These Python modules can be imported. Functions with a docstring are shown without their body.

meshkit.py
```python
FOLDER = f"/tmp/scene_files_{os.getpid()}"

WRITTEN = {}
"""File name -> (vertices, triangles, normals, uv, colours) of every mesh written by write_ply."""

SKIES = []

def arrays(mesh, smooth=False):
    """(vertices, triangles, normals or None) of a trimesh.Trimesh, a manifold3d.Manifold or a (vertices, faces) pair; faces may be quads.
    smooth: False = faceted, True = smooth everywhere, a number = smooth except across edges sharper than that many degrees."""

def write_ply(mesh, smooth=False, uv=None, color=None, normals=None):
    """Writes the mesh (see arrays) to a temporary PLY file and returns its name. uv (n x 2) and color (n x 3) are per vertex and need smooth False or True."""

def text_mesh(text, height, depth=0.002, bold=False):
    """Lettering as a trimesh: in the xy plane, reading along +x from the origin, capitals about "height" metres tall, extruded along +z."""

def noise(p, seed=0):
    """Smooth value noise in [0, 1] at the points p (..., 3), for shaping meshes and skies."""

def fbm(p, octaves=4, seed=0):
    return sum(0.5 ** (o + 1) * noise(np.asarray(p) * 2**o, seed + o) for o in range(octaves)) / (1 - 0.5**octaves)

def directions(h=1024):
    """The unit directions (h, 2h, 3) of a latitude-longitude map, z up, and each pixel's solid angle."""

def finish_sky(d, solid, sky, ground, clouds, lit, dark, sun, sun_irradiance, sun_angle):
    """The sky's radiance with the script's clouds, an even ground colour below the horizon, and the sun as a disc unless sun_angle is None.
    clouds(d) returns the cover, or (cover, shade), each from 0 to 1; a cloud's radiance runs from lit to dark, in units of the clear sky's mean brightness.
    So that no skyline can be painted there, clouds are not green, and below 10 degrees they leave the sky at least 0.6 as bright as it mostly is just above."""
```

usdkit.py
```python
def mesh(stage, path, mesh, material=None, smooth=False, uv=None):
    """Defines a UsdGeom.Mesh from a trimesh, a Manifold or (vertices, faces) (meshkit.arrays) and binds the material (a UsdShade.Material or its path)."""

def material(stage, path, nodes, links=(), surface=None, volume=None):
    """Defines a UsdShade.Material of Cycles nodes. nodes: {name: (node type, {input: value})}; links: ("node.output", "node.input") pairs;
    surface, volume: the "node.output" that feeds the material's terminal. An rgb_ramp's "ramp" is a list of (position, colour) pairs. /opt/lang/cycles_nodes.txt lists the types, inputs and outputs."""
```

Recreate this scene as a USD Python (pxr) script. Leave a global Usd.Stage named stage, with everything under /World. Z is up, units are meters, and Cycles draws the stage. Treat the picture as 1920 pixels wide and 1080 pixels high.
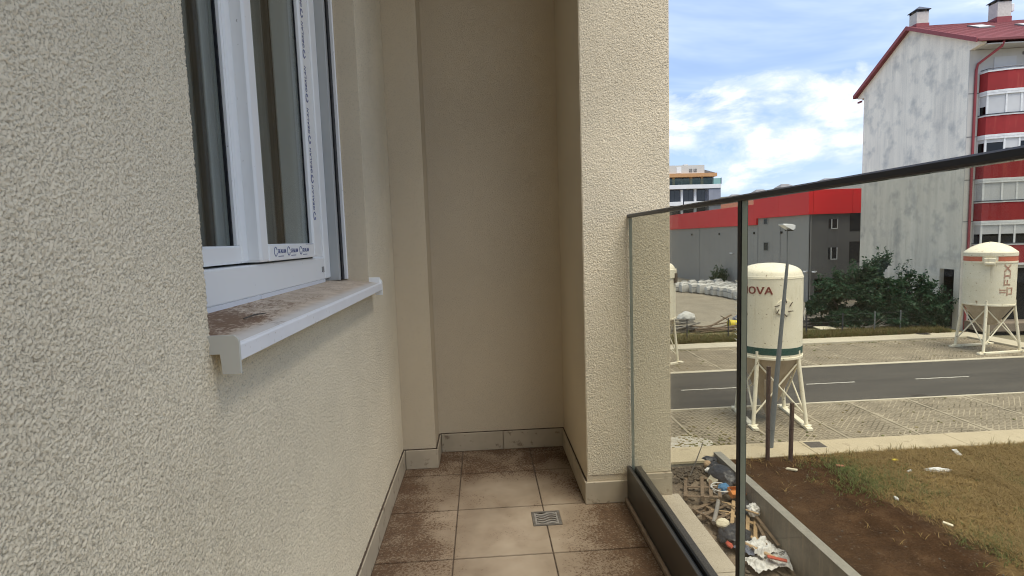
import math, random
import numpy as np, trimesh, shapely
from shapely.geometry import Polygon, LineString, box as sbox
import usdkit, meshkit
from pxr import Usd, UsdGeom, UsdLux, UsdShade, Sdf, Gf, Vt

random.seed(7); rng = np.random.default_rng(7)
stage = Usd.Stage.CreateInMemory()
UsdGeom.SetStageUpAxis(stage, UsdGeom.Tokens.z); UsdGeom.SetStageMetersPerUnit(stage, 1.0)
UsdGeom.Xform.Define(stage, '/World'); stage.SetDefaultPrim(stage.GetPrimAtPath('/World'))
UsdGeom.Scope.Define(stage, '/World/Looks')
rad = math.radians

# ------------------------------------------------------------------ camera, sky, sun, exposure
EYE = (0.0, 0.0, 7.0)
YAW, PITCH, ROLL = rad(3.0592), rad(-5.2597), rad(-1.847)
cy, sy, cp, sp, cr, sr = math.cos(YAW), math.sin(YAW), math.cos(PITCH), math.sin(PITCH), math.cos(ROLL), math.sin(ROLL)
fwd = np.array([sy*cp, cy*cp, sp]); right = np.array([cy, -sy, 0.0]); up = np.cross(right, fwd)
r2, u2 = cr*right + sr*up, -sr*right + cr*up
cam = UsdGeom.Camera.Define(stage, '/World/camera')
mtx = Gf.Matrix4d(*r2, 0, *u2, 0, *(-fwd), 0, *EYE, 1)
cam.AddTransformOp().Set(mtx)
cam.CreateHorizontalApertureAttr(36.0); cam.CreateVerticalApertureAttr(20.25)
cam.CreateFocalLengthAttr(18.75); cam.CreateClippingRangeAttr(Gf.Vec2f(0.05, 20000))
cam.CreateExposureAttr(1.97)

SUN_AZ, SUN_EL = math.atan2(0.46, -0.70), rad(71)
SKY_STRENGTH, SUN_I = 0.050, 0.40
def build_sky():
    dome = UsdLux.DomeLight.Define(stage, '/World/sky')
    S = lambda a: (a, a, a)
    n = {
        'tc': ('texture_coordinate', {}),
        'sky': ('sky_texture', {'sky_type': 'single_scattering', 'sun_disc': False, 'sun_elevation': SUN_EL, 'sun_rotation': SUN_AZ, 'altitude': 300.0, 'air_density': 1.0, 'aerosol_density': 1.0}),
        'xyz': ('separate_xyz', {}),
        # planar projection for the high veil
        'zz': ('math', {'math_type': 'maximum', 'value2': 0.0}), 'za': ('math', {'math_type': 'add', 'value2': 0.16}),
        'px': ('math', {'math_type': 'divide'}), 'py': ('math', {'math_type': 'divide'}),
        'pc': ('combine_xyz', {'z': 0.0}),
        'vmap': ('mapping', {'scale': (1.1, 2.0, 1.0), 'rotation': (0, 0, 0.5), 'location': (3.1, 1.2, 0)}),
        'veil': ('noise_texture', {'scale': 1.0, 'detail': 7.0, 'roughness': 0.52, 'distortion': 0.5}),
        'veilr': ('map_range', {'from_min': 0.34, 'from_max': 0.68, 'to_min': 0.40, 'to_max': 0.98, 'clamp': True}),
        'veilc': ('rgb_ramp', {'ramp': [(0.32, (2.0, 3.1, 5.3)), (0.5, (2.7, 3.7, 5.6)), (0.66, (3.9, 4.7, 6.2))]}),
        'm1': ('mix_color', {'blend_type': 'mix', 'use_clamp': False}),
        # cumulus, densest in a belt low over the horizon
        'cmap': ('mapping', {'scale': (1.0, 1.0, 2.3), 'location': (0.35, 0.1, 0.12)}),
        'cum': ('noise_texture', {'scale': 6.0, 'detail': 9.0, 'roughness': 0.58, 'distortion': 0.3}),
        'belt': ('rgb_ramp', {'ramp': [(0.0, S(0.47)), (0.08, S(0.49)), (0.12, S(0.54)), (0.16, S(0.64)), (0.205, S(0.63)), (0.235, S(0.54)), (0.27, S(0.36)), (0.40, S(0.22)), (1.0, S(0.18))]}),
        'cadd': ('math', {'math_type': 'add'}),
        'cmask': ('map_range', {'from_min': 0.98, 'from_max': 1.16, 'to_min': 0.0, 'to_max': 0.97, 'clamp': True}),
        'cmap2': ('mapping', {'scale': (1.0, 1.0, 2.3), 'location': (0.35, 0.1, 0.165)}),
        'cum2': ('noise_texture', {'scale': 8.0, 'detail': 9.0, 'roughness': 0.62, 'distortion': 0.3}),
        'ccol': ('rgb_ramp', {'ramp': [(0.38, (3.6, 4.5, 6.0)), (0.48, (4.8, 5.3, 6.2)), (0.60, (7.3, 7.3, 7.3))]}),
        'm2': ('mix_color', {'blend_type': 'mix', 'use_clamp': False}),
        'skyg': ('mix_color', {'blend_type': 'multiply', 'fac': 1.0, 'b': (1.05, 1.0, 0.97), 'use_clamp': False}),
        'bg': ('background_shader', {'strength': SKY_STRENGTH}),
    }
    l = [('tc.generated', 'xyz.vector'), ('xyz.z', 'zz.value1'), ('zz.value', 'za.value1'),
         ('xyz.x', 'px.value1'), ('za.value', 'px.value2'), ('xyz.y', 'py.value1'), ('za.value', 'py.value2'),
         ('px.value', 'pc.x'), ('py.value', 'pc.y'), ('pc.vector', 'vmap.vector'), ('vmap.vector', 'veil.vector'),
         ('veil.fac', 'veilr.value'), ('veil.fac', 'veilc.fac'), ('sky.color', 'skyg.a'), ('skyg.result', 'm1.a'), ('veilc.color', 'm1.b'), ('veilr.result', 'm1.fac'),
         ('tc.generated', 'cmap.vector'), ('cmap.vector', 'cum.vector'), ('xyz.z', 'belt.fac'),
         ('cum.fac', 'cadd.value1'), ('belt.color', 'cadd.value2'), ('cadd.value', 'cmask.value'),
         ('tc.generated', 'cmap2.vector'), ('cmap2.vector', 'cum2.vector'), ('cum2.fac', 'ccol.fac'),
         ('m1.result', 'm2.a'), ('ccol.color', 'm2.b'), ('cmask.result', 'm2.fac'), ('m2.result', 'bg.color')]
    m = usdkit.material(stage, '/World/Looks/sky_air', n, l, surface='bg.background')
    UsdShade.MaterialBindingAPI.Apply(dome.GetPrim()).Bind(m)
    dome.GetPrim().SetCustomDataByKey('label', 'bright blue sky with white cumulus clouds and thin veils')
    dome.GetPrim().SetCustomDataByKey('kind', 'structure')
    sun = UsdLux.DistantLight.Define(stage, '/World/sun')
    sun.CreateIntensityAttr(SUN_I); sun.CreateAngleAttr(40.0); sun.CreateNormalizeAttr(True); sun.CreateColorAttr(Gf.Vec3f(1.0, 0.95, 0.87))
    d = np.array([math.sin(SUN_AZ)*math.cos(SUN_EL), math.cos(SUN_AZ)*math.cos(SUN_EL), math.sin(SUN_EL)])
    x = np.cross([0, 0, 1], d); x /= np.linalg.norm(x); y = np.cross(d, x)
    sun.AddTransformOp().Set(Gf.Matrix4d(*x, 0, *y, 0, *d, 0, 0, 0, 50, 1))
build_sky()

# ------------------------------------------------------------------ helpers: materials
LOOKS = {}
def mat(name, c, c2=None, scale=6.0, detail=4.0, rough=0.65, bump=0.0, bscale=60.0, bdist=0.004, metal=0.0, spec=0.4, stretch=(1, 1, 1), rot=(0, 0, 0),
        lo=0.35, hi=0.65, speck=None, sscale=40.0, sthr=(0.62, 0.70), streak=None, stscale=(3, 3, 0.12), st=(0.5, 0.7), stmask=None, island=0.0, coat=0.0, coord='pos', grain=0.0):
    """A procedural surface: two mottled tones, optional specks, vertical streaks, fine grain and relief."""
    n = {'g': ('geometry', {}), 'tc': ('texture_coordinate', {}), 'map': ('mapping', {'scale': stretch, 'rotation': rot}), 'nz': ('noise_texture', {'scale': scale, 'detail': detail, 'roughness': 0.6}),
         'cr': ('rgb_ramp', {'ramp': [(lo, c), (hi, c2 if c2 is not None else tuple(0.86*x for x in c))]}),
         'p': ('principled_bsdf', {'roughness': rough, 'metallic': metal, 'specular_ior_level': spec, 'coat_weight': coat})}
    src = 'g.position' if coord == 'pos' else 'tc.object'
    l = [(src, 'map.vector'), ('map.vector', 'nz.vector'), ('nz.fac', 'cr.fac')]
    col = 'cr.color'
    if speck is not None:
        n['sn'] = ('noise_texture', {'scale': sscale, 'detail': 3.0, 'roughness': 0.6}); n['sr'] = ('map_range', {'from_min': sthr[0], 'from_max': sthr[1], 'clamp': True})
        n['sm'] = ('mix_color', {'b': speck})
        l += [(src, 'sn.vector'), ('sn.fac', 'sr.value'), ('sr.result', 'sm.fac'), (col, 'sm.a')]; col = 'sm.result'
    if streak is not None:
        n['tm'] = ('mapping', {'scale': stscale}); n['tn'] = ('noise_texture', {'scale': 1.0, 'detail': 6.0, 'roughness': 0.65}); n['tr'] = ('map_range', {'from_min': st[0], 'from_max': st[1], 'to_max': 0.85, 'clamp': True})
        n['tx'] = ('mix_color', {'b': streak})
        l += [(src, 'tm.vector'), ('tm.vector', 'tn.vector'), ('tn.fac', 'tr.value'), ('tr.result', 'tx.fac'), (col, 'tx.a')]; col = 'tx.result'
    if stmask is not None:
        n['km'] = ('noise_texture', {'scale': stmask, 'detail': 5.0, 'roughness': 0.6, 'distortion': 0.5}); n['kr'] = ('map_range', {'from_min': 0.30, 'from_max': 0.70, 'to_min': 0.15, 'clamp': True}); n['kx'] = ('math', {'math_type': 'multiply'})
        l.remove(('tr.result', 'tx.fac')); l += [(src, 'km.vector'), ('km.fac', 'kr.value'), ('tr.result', 'kx.value1'), ('kr.result', 'kx.value2'), ('kx.value', 'tx.fac')]
    if island > 0:
        n['iv'] = ('map_range', {'to_min': 1 - island, 'to_max': 1 + island}); n['ih'] = ('hsv', {})
        l += [('g.random_per_island', 'iv.value'), ('iv.result', 'ih.value'), (col, 'ih.color')]; col = 'ih.color'
    if grain > 0:
        n['gn'] = ('noise_texture', {'scale': bscale*2.3, 'detail': 2.0}); n['gm'] = ('map_range', {'from_min': 0.3, 'from_max': 0.7, 'to_min': 1 - grain, 'to_max': 1 + grain}); n['gh'] = ('hsv', {})
        l += [(src, 'gn.vector'), ('gn.fac', 'gm.value'), ('gm.result', 'gh.value'), (col, 'gh.color')]; col = 'gh.color'
    l += [(col, 'p.base_color')]
    if bump > 0:
        n['bn'] = ('noise_texture', {'scale': bscale, 'detail': 4.0, 'roughness': 0.6}); n['b'] = ('bump', {'strength': bump, 'distance': bdist})
        l += [('map.vector', 'bn.vector'), ('bn.fac', 'b.height'), ('b.normal', 'p.normal')]
    m = usdkit.material(stage, '/World/Looks/' + name, n, l, surface='p.BSDF'); LOOKS[name] = m
    return m

def stucco(name, c, amp=1.0):
    """Grained scratch plaster: 6 to 8 mm grains with worm-like pits, pit shade painted as a darker colour, faint large mottling."""
    n = {'g': ('geometry', {}),
         'warp': ('noise_texture', {'scale': 30.0, 'detail': 2.0}), 'wm': ('vector_math', {'math_type': 'multiply_add', 'vector2': (0.012, 0.012, 0.012)}),
         'map': ('mapping', {'scale': (1.0, 0.8, 1.15), 'rotation': (0.55, 0.35, 0.3)}),
         'a': ('noise_texture', {'scale': 300.0, 'detail': 2.5, 'roughness': 0.55, 'distortion': 0.3}),
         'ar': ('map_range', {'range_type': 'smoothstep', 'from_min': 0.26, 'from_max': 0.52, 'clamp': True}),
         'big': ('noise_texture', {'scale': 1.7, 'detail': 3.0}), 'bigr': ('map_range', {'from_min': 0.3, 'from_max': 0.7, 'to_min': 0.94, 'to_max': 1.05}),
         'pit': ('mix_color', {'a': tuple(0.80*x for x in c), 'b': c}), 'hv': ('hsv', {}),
         'b': ('bump', {'strength': 0.6*amp, 'distance': 0.0016}),
         'p': ('principled_bsdf', {'roughness': 0.92, 'specular_ior_level': 0.15})}
    l = [('g.position', 'warp.vector'), ('warp.color', 'wm.vector1'), ('g.position', 'wm.vector3'), ('wm.vector', 'map.vector'), ('map.vector', 'a.vector'), ('a.fac', 'ar.value'),
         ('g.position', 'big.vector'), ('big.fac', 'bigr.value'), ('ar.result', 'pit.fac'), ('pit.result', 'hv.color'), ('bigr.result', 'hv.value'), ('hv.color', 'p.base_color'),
         ('ar.result', 'b.height'), ('b.normal', 'p.normal')]
    m = usdkit.material(stage, '/World/Looks/' + name, n, l, surface='p.BSDF'); LOOKS[name] = m
    return m

def stucco_grain(name, c):
    """The same plaster for the pieces built as real relief; pit shade is painted into the colour ('grain' is the relief height)."""
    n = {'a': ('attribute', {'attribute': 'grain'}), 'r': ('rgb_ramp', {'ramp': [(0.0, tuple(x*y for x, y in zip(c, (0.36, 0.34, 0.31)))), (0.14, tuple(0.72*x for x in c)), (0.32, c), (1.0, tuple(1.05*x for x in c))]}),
         'g': ('geometry', {}), 'big': ('noise_texture', {'scale': 2.3, 'detail': 5.0, 'roughness': 0.6}), 'bigr': ('map_range', {'from_min': 0.3, 'from_max': 0.7, 'to_min': 0.90, 'to_max': 1.06}),
         'run': ('mapping', {'scale': (9.0, 9.0, 0.7)}), 'rn': ('noise_texture', {'scale': 1.0, 'detail': 5.0, 'roughness': 0.65}), 'rr': ('map_range', {'from_min': 0.56, 'from_max': 0.80, 'to_min': 0.0, 'to_max': 0.30, 'clamp': True}), 'rm': ('mix_color', {'b': tuple(x*y for x, y in zip(c, (0.72, 0.69, 0.64)))}),
         'f': ('noise_texture', {'scale': 410.0, 'detail': 3.0, 'roughness': 0.6}), 'fp': ('map_range', {'range_type': 'smoothstep', 'from_min': 0.30, 'from_max': 0.50, 'clamp': True}), 'fv': ('map_range', {'to_min': 0.74, 'to_max': 1.03}), 'fh': ('hsv', {}), 'b': ('bump', {'strength': 0.75, 'distance': 0.0013}),  # fine pits get painted shade as well
         'hv': ('hsv', {}), 'p': ('principled_bsdf', {'roughness': 0.92, 'specular_ior_level': 0.15})}
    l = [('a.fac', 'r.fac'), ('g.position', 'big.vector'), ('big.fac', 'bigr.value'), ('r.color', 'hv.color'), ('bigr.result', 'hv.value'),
         ('g.position', 'run.vector'), ('run.vector', 'rn.vector'), ('rn.fac', 'rr.value'), ('rr.result', 'rm.fac'), ('hv.color', 'rm.a'), ('rm.result', 'fh.color'), ('fp.result', 'fv.value'), ('fv.result', 'fh.value'), ('fh.color', 'p.base_color'),
         ('g.position', 'f.vector'), ('f.fac', 'fp.value'), ('fp.result', 'b.height'), ('b.normal', 'p.normal')]
    LOOKS[name] = usdkit.material(stage, '/World/Looks/' + name, n, l, surface='p.BSDF')

def glass(name, tint, refl=1.0, rough=0.0):
    n = {'t': ('transparent_bsdf', {'color': tint}), 'gl': ('glossy_bsdf', {'color': (refl, refl, refl), 'roughness': rough}), 'f': ('fresnel', {}), 'm': ('mix_closure', {}), 'g': ('geometry', {}), 'i': ('map_range', {'to_min': 1.5, 'to_max': 1/1.5})}
    l = [('g.backfacing', 'i.value'), ('i.result', 'f.IOR'), ('f.fac', 'm.fac'), ('t.BSDF', 'm.closure1'), ('gl.BSDF', 'm.closure2')]
    m = usdkit.material(stage, '/World/Looks/' + name, n, l, surface='m.closure'); LOOKS[name] = m
    return m

# ------------------------------------------------------------------ helpers: shapes
class MB:
    def __init__(s): s.v, s.f, s.n = [], [], 0
    def add(s, v, f):
        v = np.asarray(v, float); f = np.asarray(f, int)
        if f.shape[1] == 4: f = np.vstack([f[:, [0, 1, 2]], f[:, [0, 2, 3]]])
        s.v.append(v); s.f.append(f + s.n); s.n += len(v); return s
    def tm(s, m, T=None):
        v = np.array(m.vertices)
        if T is not None: v = v @ np.asarray(T)[:3, :3].T + np.asarray(T)[:3, 3]
        return s.add(v, np.array(m.faces))
    def box(s, x0, x1, y0, y1, z0, z1, bev=0.0):
        if bev <= 0:
            v = [(x, y, z) for x in (x0, x1) for y in (y0, y1) for z in (z0, z1)]
            return s.add(v, [[0, 1, 3, 2], [4, 6, 7, 5], [0, 4, 5, 1], [2, 3, 7, 6], [0, 2, 6, 4], [1, 5, 7, 3]])
        b = bev; pts = []
        for x, i in ((x0, 1), (x1, -1)):
            for y, j in ((y0, 1), (y1, -1)):
                for z, k in ((z0, 1), (z1, -1)):
                    pts += [(x + i*b, y + j*b, z), (x + i*b, y, z + k*b), (x, y + j*b, z + k*b)]
        return s.tm(trimesh.convex.convex_hull(np.array(pts)))
    def obox(s, c, size, rot=(0, 0, 0), bev=0.0):
        m = MB().box(-size[0]/2, size[0]/2, -size[1]/2, size[1]/2, -size[2]/2, size[2]/2, bev)
        T = trimesh.transformations.euler_matrix(*rot); T[:3, 3] = c
        v = np.vstack(m.v) @ T[:3, :3].T + T[:3, 3]
        return s.add(v, np.vstack(m.f))
    def tube(s, pts, r, n=8, caps=True):
        p = np.asarray(pts, float); k = len(p); r = np.broadcast_to(r, (k,))
        t = np.gradient(p, axis=0); t /= np.linalg.norm(t, axis=1, keepdims=True)
        ref = np.array([0, 0, 1.0]) if abs(t[0][2]) < 0.9 else np.array([1.0, 0, 0])
        v = []
        for i in range(k):
            a = np.cross(t[i], ref); a /= np.linalg.norm(a) + 1e-9; b = np.cross(t[i], a)
            for j in range(n):
                q = 2*math.pi*j/n; v.append(p[i] + r[i]*(math.cos(q)*a + math.sin(q)*b))
        f = [[i*n + j, i*n + (j+1) % n, (i+1)*n + (j+1) % n, (i+1)*n + j] for i in range(k-1) for j in range(n)]
        s.add(v, f)
        if caps:
            s.add(v[:n] + [p[0]], [[(j+1) % n, j, n] for j in range(n)]); s.add(v[-n:] + [p[-1]], [[j, (j+1) % n, n] for j in range(n)])
        return s
    def lathe(s, prof, c=(0, 0, 0), n=48, closed=True):
        prof = np.asarray(prof, float); k = len(prof); a = np.arange(n)*2*math.pi/n
        v = np.stack([prof[:, 0, None]*np.cos(a), prof[:, 0, None]*np.sin(a), np.repeat(prof[:, 1, None], n, 1)], -1).reshape(-1, 3) + np.array(c)
        f = [[i*n + j, i*n + (j+1) % n, (i+1)*n + (j+1) % n, (i+1)*n + j] for i in range(k-1) for j in range(n)]
        return s.add(v, f)
    def prism(s, poly, h, T=None, z0=0.0):
        m = trimesh.creation.extrude_polygon(poly, h, engine='earcut'); m.apply_translation((0, 0, z0))
        return s.tm(m, T)
    def sheet(s, x0, x1, y0, y1, z):
        return s.add([(x0, y0, z), (x1, y0, z), (x1, y1, z), (x0, y1, z)], [[0, 1, 2, 3]])
    def mesh(s): return np.vstack(s.v), np.vstack(s.f)

USED = {}
def numbered(parent, name):
    k = USED.get((parent, name), 0); USED[(parent, name)] = k + 1
    return f'{parent}/{name}' if k == 0 else f'{parent}/{name}_{k:03d}'
def tag(prim, label=None, cat=None, group=None, kind=None):
    for k, v in (('label', label), ('category', cat), ('group', group), ('kind', kind)):
        if v: prim.SetCustomDataByKey(k, v)
    return prim
def obj(name, m, material, parent=None, smooth=False, **kw):
    path = numbered(str(parent.GetPath()) if parent else '/World', name)
    if isinstance(m, MB): m = m.mesh()
    g = usdkit.mesh(stage, path, m, LOOKS[material] if isinstance(material, str) else material, smooth=smooth)
    return tag(g.GetPrim(), **kw)
def thing(name, label, cat, loc=(0, 0, 0), rz=0.0, group=None, kind=None):
    x = UsdGeom.Xform.Define(stage, numbered('/World', name))
    x.AddTranslateOp().Set(Gf.Vec3d(*map(float, loc))); x.AddRotateZOp().Set(float(rz))
    return tag(x.GetPrim(), label, cat, group, kind)
def dup(src, name, label, cat, loc, rz=0.0, group=None, scale=None):
    x = UsdGeom.Xform.Define(stage, numbered('/World', name))
    x.GetPrim().GetReferences().AddInternalReference(src.GetPath()); x.GetPrim().SetInstanceable(True)
    x.ClearXformOpOrder()
    x.AddTranslateOp().Set(Gf.Vec3d(*map(float, loc))); x.AddRotateZOp().Set(float(rz))
    if scale: x.AddScaleOp().Set(Gf.Vec3f(*scale))
    return tag(x.GetPrim(), label, cat, group)
def grid(x0, x1, y0, y1, nx, ny, zf):
    X, Y = np.meshgrid(np.linspace(x0, x1, nx), np.linspace(y0, y1, ny), indexing='ij')
    v = np.stack([X, Y, zf(X, Y)], -1).reshape(-1, 3)
    i, j = np.meshgrid(np.arange(nx-1), np.arange(ny-1), indexing='ij'); i, j = i.ravel(), j.ravel()
    return v, np.stack([i*ny + j, (i+1)*ny + j, (i+1)*ny + j + 1, i*ny + j + 1], 1)
def lump(c, size, seed, amp=0.25, sub=3, freq=2.2, flat=True, rz=0.0):
    m = trimesh.creation.icosphere(subdivisions=sub); v = np.array(m.vertices)
    d = meshkit.fbm(v*freq + seed*3.7 + 20, 4, seed) - 0.5
    v = v*(1 + amp*2*d[:, None])
    if flat: v[:, 2] = np.maximum(v[:, 2], -0.55)
    v = v*np.array(size)/2; a = rz
    v = np.stack([v[:, 0]*math.cos(a) - v[:, 1]*math.sin(a), v[:, 0]*math.sin(a) + v[:, 1]*math.cos(a), v[:, 2]], 1)
    return v + np.array(c), np.array(m.faces)
def trench_z(y): return np.where(np.asarray(y) < 15.4, np.maximum(-1.1, -0.1 - 0.22*(15.4 - np.asarray(y))), -0.1)

# ------------------------------------------------------------------ materials
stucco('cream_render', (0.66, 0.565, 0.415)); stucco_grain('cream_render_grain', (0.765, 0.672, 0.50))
mat('ceiling_paint', (0.80, 0.77, 0.70), scale=2, rough=0.9)
mat('grout', (0.13, 0.095, 0.065), (0.07, 0.05, 0.035), scale=25, rough=0.95)
mat('skirting_stone', (0.50, 0.43, 0.32), (0.42, 0.36, 0.265), scale=9, rough=0.6, speck=(0.22, 0.17, 0.12), sscale=28, sthr=(0.60, 0.72))
mat('ledge_stone', (0.52, 0.455, 0.35), (0.46, 0.40, 0.305), scale=8, rough=0.7, speck=(0.30, 0.25, 0.18), sscale=120, sthr=(0.6, 0.75))
mat('pvc', (0.90, 0.90, 0.88), (0.87, 0.87, 0.85), scale=3, rough=0.32, spec=0.5, speck=(0.45, 0.42, 0.38), sscale=90, sthr=(0.70, 0.78))
mat('pvc_cap', (0.55, 0.545, 0.49), (0.52, 0.51, 0.46), scale=12, rough=0.5)
mat('alu_white', (0.80, 0.81, 0.83), (0.76, 0.77, 0.79), scale=10, rough=0.35, speck=(0.5, 0.46, 0.4), sscale=150, sthr=(0.66, 0.74))
mat('guide_rail', (0.44, 0.45, 0.44), (0.40, 0.41, 0.40), scale=5, rough=0.4)
mat('rubber', (0.010, 0.010, 0.012), rough=0.5)
mat('ink', (0.09, 0.11, 0.26), rough=0.6)
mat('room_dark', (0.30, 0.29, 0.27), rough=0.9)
mat('curtain', (0.52, 0.51, 0.48), (0.20, 0.20, 0.19), scale=3, rough=0.95, lo=0.4, hi=0.6, stretch=(9, 9, 0.1))  # dark stripes in the colour stand in for fold shade
mat('rail_dark', (0.030, 0.032, 0.042), (0.026, 0.028, 0.036), scale=20, rough=0.42, spec=0.5)
mat('shoe_metal', (0.075, 0.070, 0.064), (0.10, 0.09, 0.078), scale=5, rough=0.38, metal=0.3, speck=(0.12, 0.09, 0.06), sscale=60, sthr=(0.64, 0.8))
mat('seal_strip', (0.20, 0.15, 0.11), (0.28, 0.215, 0.155), scale=30, rough=0.7)
mat('glass_edge', (0.42, 0.47, 0.45), rough=0.25)
mat('drain_frame', (0.22, 0.20, 0.175), (0.15, 0.135, 0.115), scale=40, rough=0.45, metal=0.4)
mat('steel_grate', (0.50, 0.48, 0.44), (0.42, 0.39, 0.35), scale=40, rough=0.30, metal=0.55)
glass('rail_glass', (0.85, 0.845, 0.79), 0.5)
glass('window_glass', (0.86, 0.88, 0.86), 0.7)
glass('far_glass', (0.12, 0.13, 0.15), 1.0)
glass('green_glass', (0.55, 0.68, 0.60), 1.0)

def dirty_tile():
    """Beige stoneware with brown soil washed against the skirtings, broken up by fine grain."""
    n = {'g': ('geometry', {}), 'x': ('separate_xyz', {}),
         'c': ('noise_texture', {'scale': 5.0, 'detail': 5.0}), 'cr': ('rgb_ramp', {'ramp': [(0.32, (0.40, 0.325, 0.238)), (0.5, (0.335, 0.268, 0.192)), (0.68, (0.255, 0.20, 0.142))]}),
         'isl': ('object_info', {}), 'iv': ('map_range', {'to_min': 0.9, 'to_max': 1.08}), 'ih': ('hsv', {}),
         'xl': ('map_range', {'range_type': 'smoothstep', 'from_min': 0.02, 'from_max': -0.36, 'clamp': True}),
         'xr': ('map_range', {'range_type': 'smoothstep', 'from_min': 0.14, 'from_max': 0.48, 'clamp': True}),
         'yb': ('map_range', {'range_type': 'smoothstep', 'from_min': 1.95, 'from_max': 2.40, 'to_max': 0.95, 'clamp': True}),
         'm1': ('math', {'math_type': 'maximum'}), 'm2': ('math', {'math_type': 'maximum'}),
         'big': ('noise_texture', {'scale': 6.5, 'detail': 4.0, 'roughness': 0.6, 'distortion': 0.4}), 'bigm': ('math', {'math_type': 'multiply_add', 'value2': 2.4, 'value3': -1.25}),
         'sum': ('math', {'math_type': 'add'}),
         'fine': ('noise_texture', {'scale': 120.0, 'detail': 6.0, 'roughness': 0.75}), 'finem': ('math', {'math_type': 'multiply_add', 'value2': 4.2, 'value3': -2.1}), 'sum2': ('math', {'math_type': 'add'}),
         'd': ('map_range', {'range_type': 'smoothstep', 'from_min': 0.46, 'from_max': 1.05, 'to_max': 0.92, 'clamp': True}),
         'dc': ('noise_texture', {'scale': 60.0, 'detail': 4.0}), 'dcr': ('rgb_ramp', {'ramp': [(0.3, (0.065, 0.036, 0.020)), (0.7, (0.125, 0.073, 0.041))]}),
         'sf': ('map_range', {'range_type': 'smoothstep', 'from_min': -0.55, 'from_max': 1.0, 'to_max': 0.62, 'clamp': True}), 'film': ('mix_color', {'b': (0.155, 0.100, 0.060)}), 'mix': ('mix_color', {}), 'rr': ('map_range', {'to_min': 0.42, 'to_max': 0.95}),
         'b': ('bump', {'strength': 0.35, 'distance': 0.003}), 'p': ('principled_bsdf', {'specular_ior_level': 0.3})}
    l = [('g.position', 'x.vector'), ('g.position', 'c.vector'), ('c.fac', 'cr.fac'), ('isl.random', 'iv.value'), ('iv.result', 'ih.value'), ('cr.color', 'ih.color'),
         ('x.x', 'xl.value'), ('x.x', 'xr.value'), ('x.y', 'yb.value'), ('xl.result', 'm1.value1'), ('xr.result', 'm1.value2'), ('m1.value', 'm2.value1'), ('yb.result', 'm2.value2'),
         ('g.position', 'big.vector'), ('big.fac', 'bigm.value1'), ('m2.value', 'sum.value1'), ('bigm.value', 'sum.value2'),
         ('g.position', 'fine.vector'), ('fine.fac', 'finem.value1'), ('sum.value', 'sum2.value1'), ('finem.value', 'sum2.value2'), ('sum2.value', 'd.value'),
         ('g.position', 'dc.vector'), ('dc.fac', 'dcr.fac'), ('sum.value', 'sf.value'), ('sf.result', 'film.fac'), ('ih.color', 'film.a'), ('film.result', 'mix.a'), ('dcr.color', 'mix.b'), ('d.result', 'mix.fac'), ('mix.result', 'p.base_color'),
         ('d.result', 'rr.value'), ('rr.result', 'p.roughness'), ('d.result', 'b.height'), ('b.normal', 'p.normal')]
    LOOKS['dirty_tile'] = usdkit.material(stage, '/World/Looks/dirty_tile', n, l, surface='p.BSDF')
dirty_tile()
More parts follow.
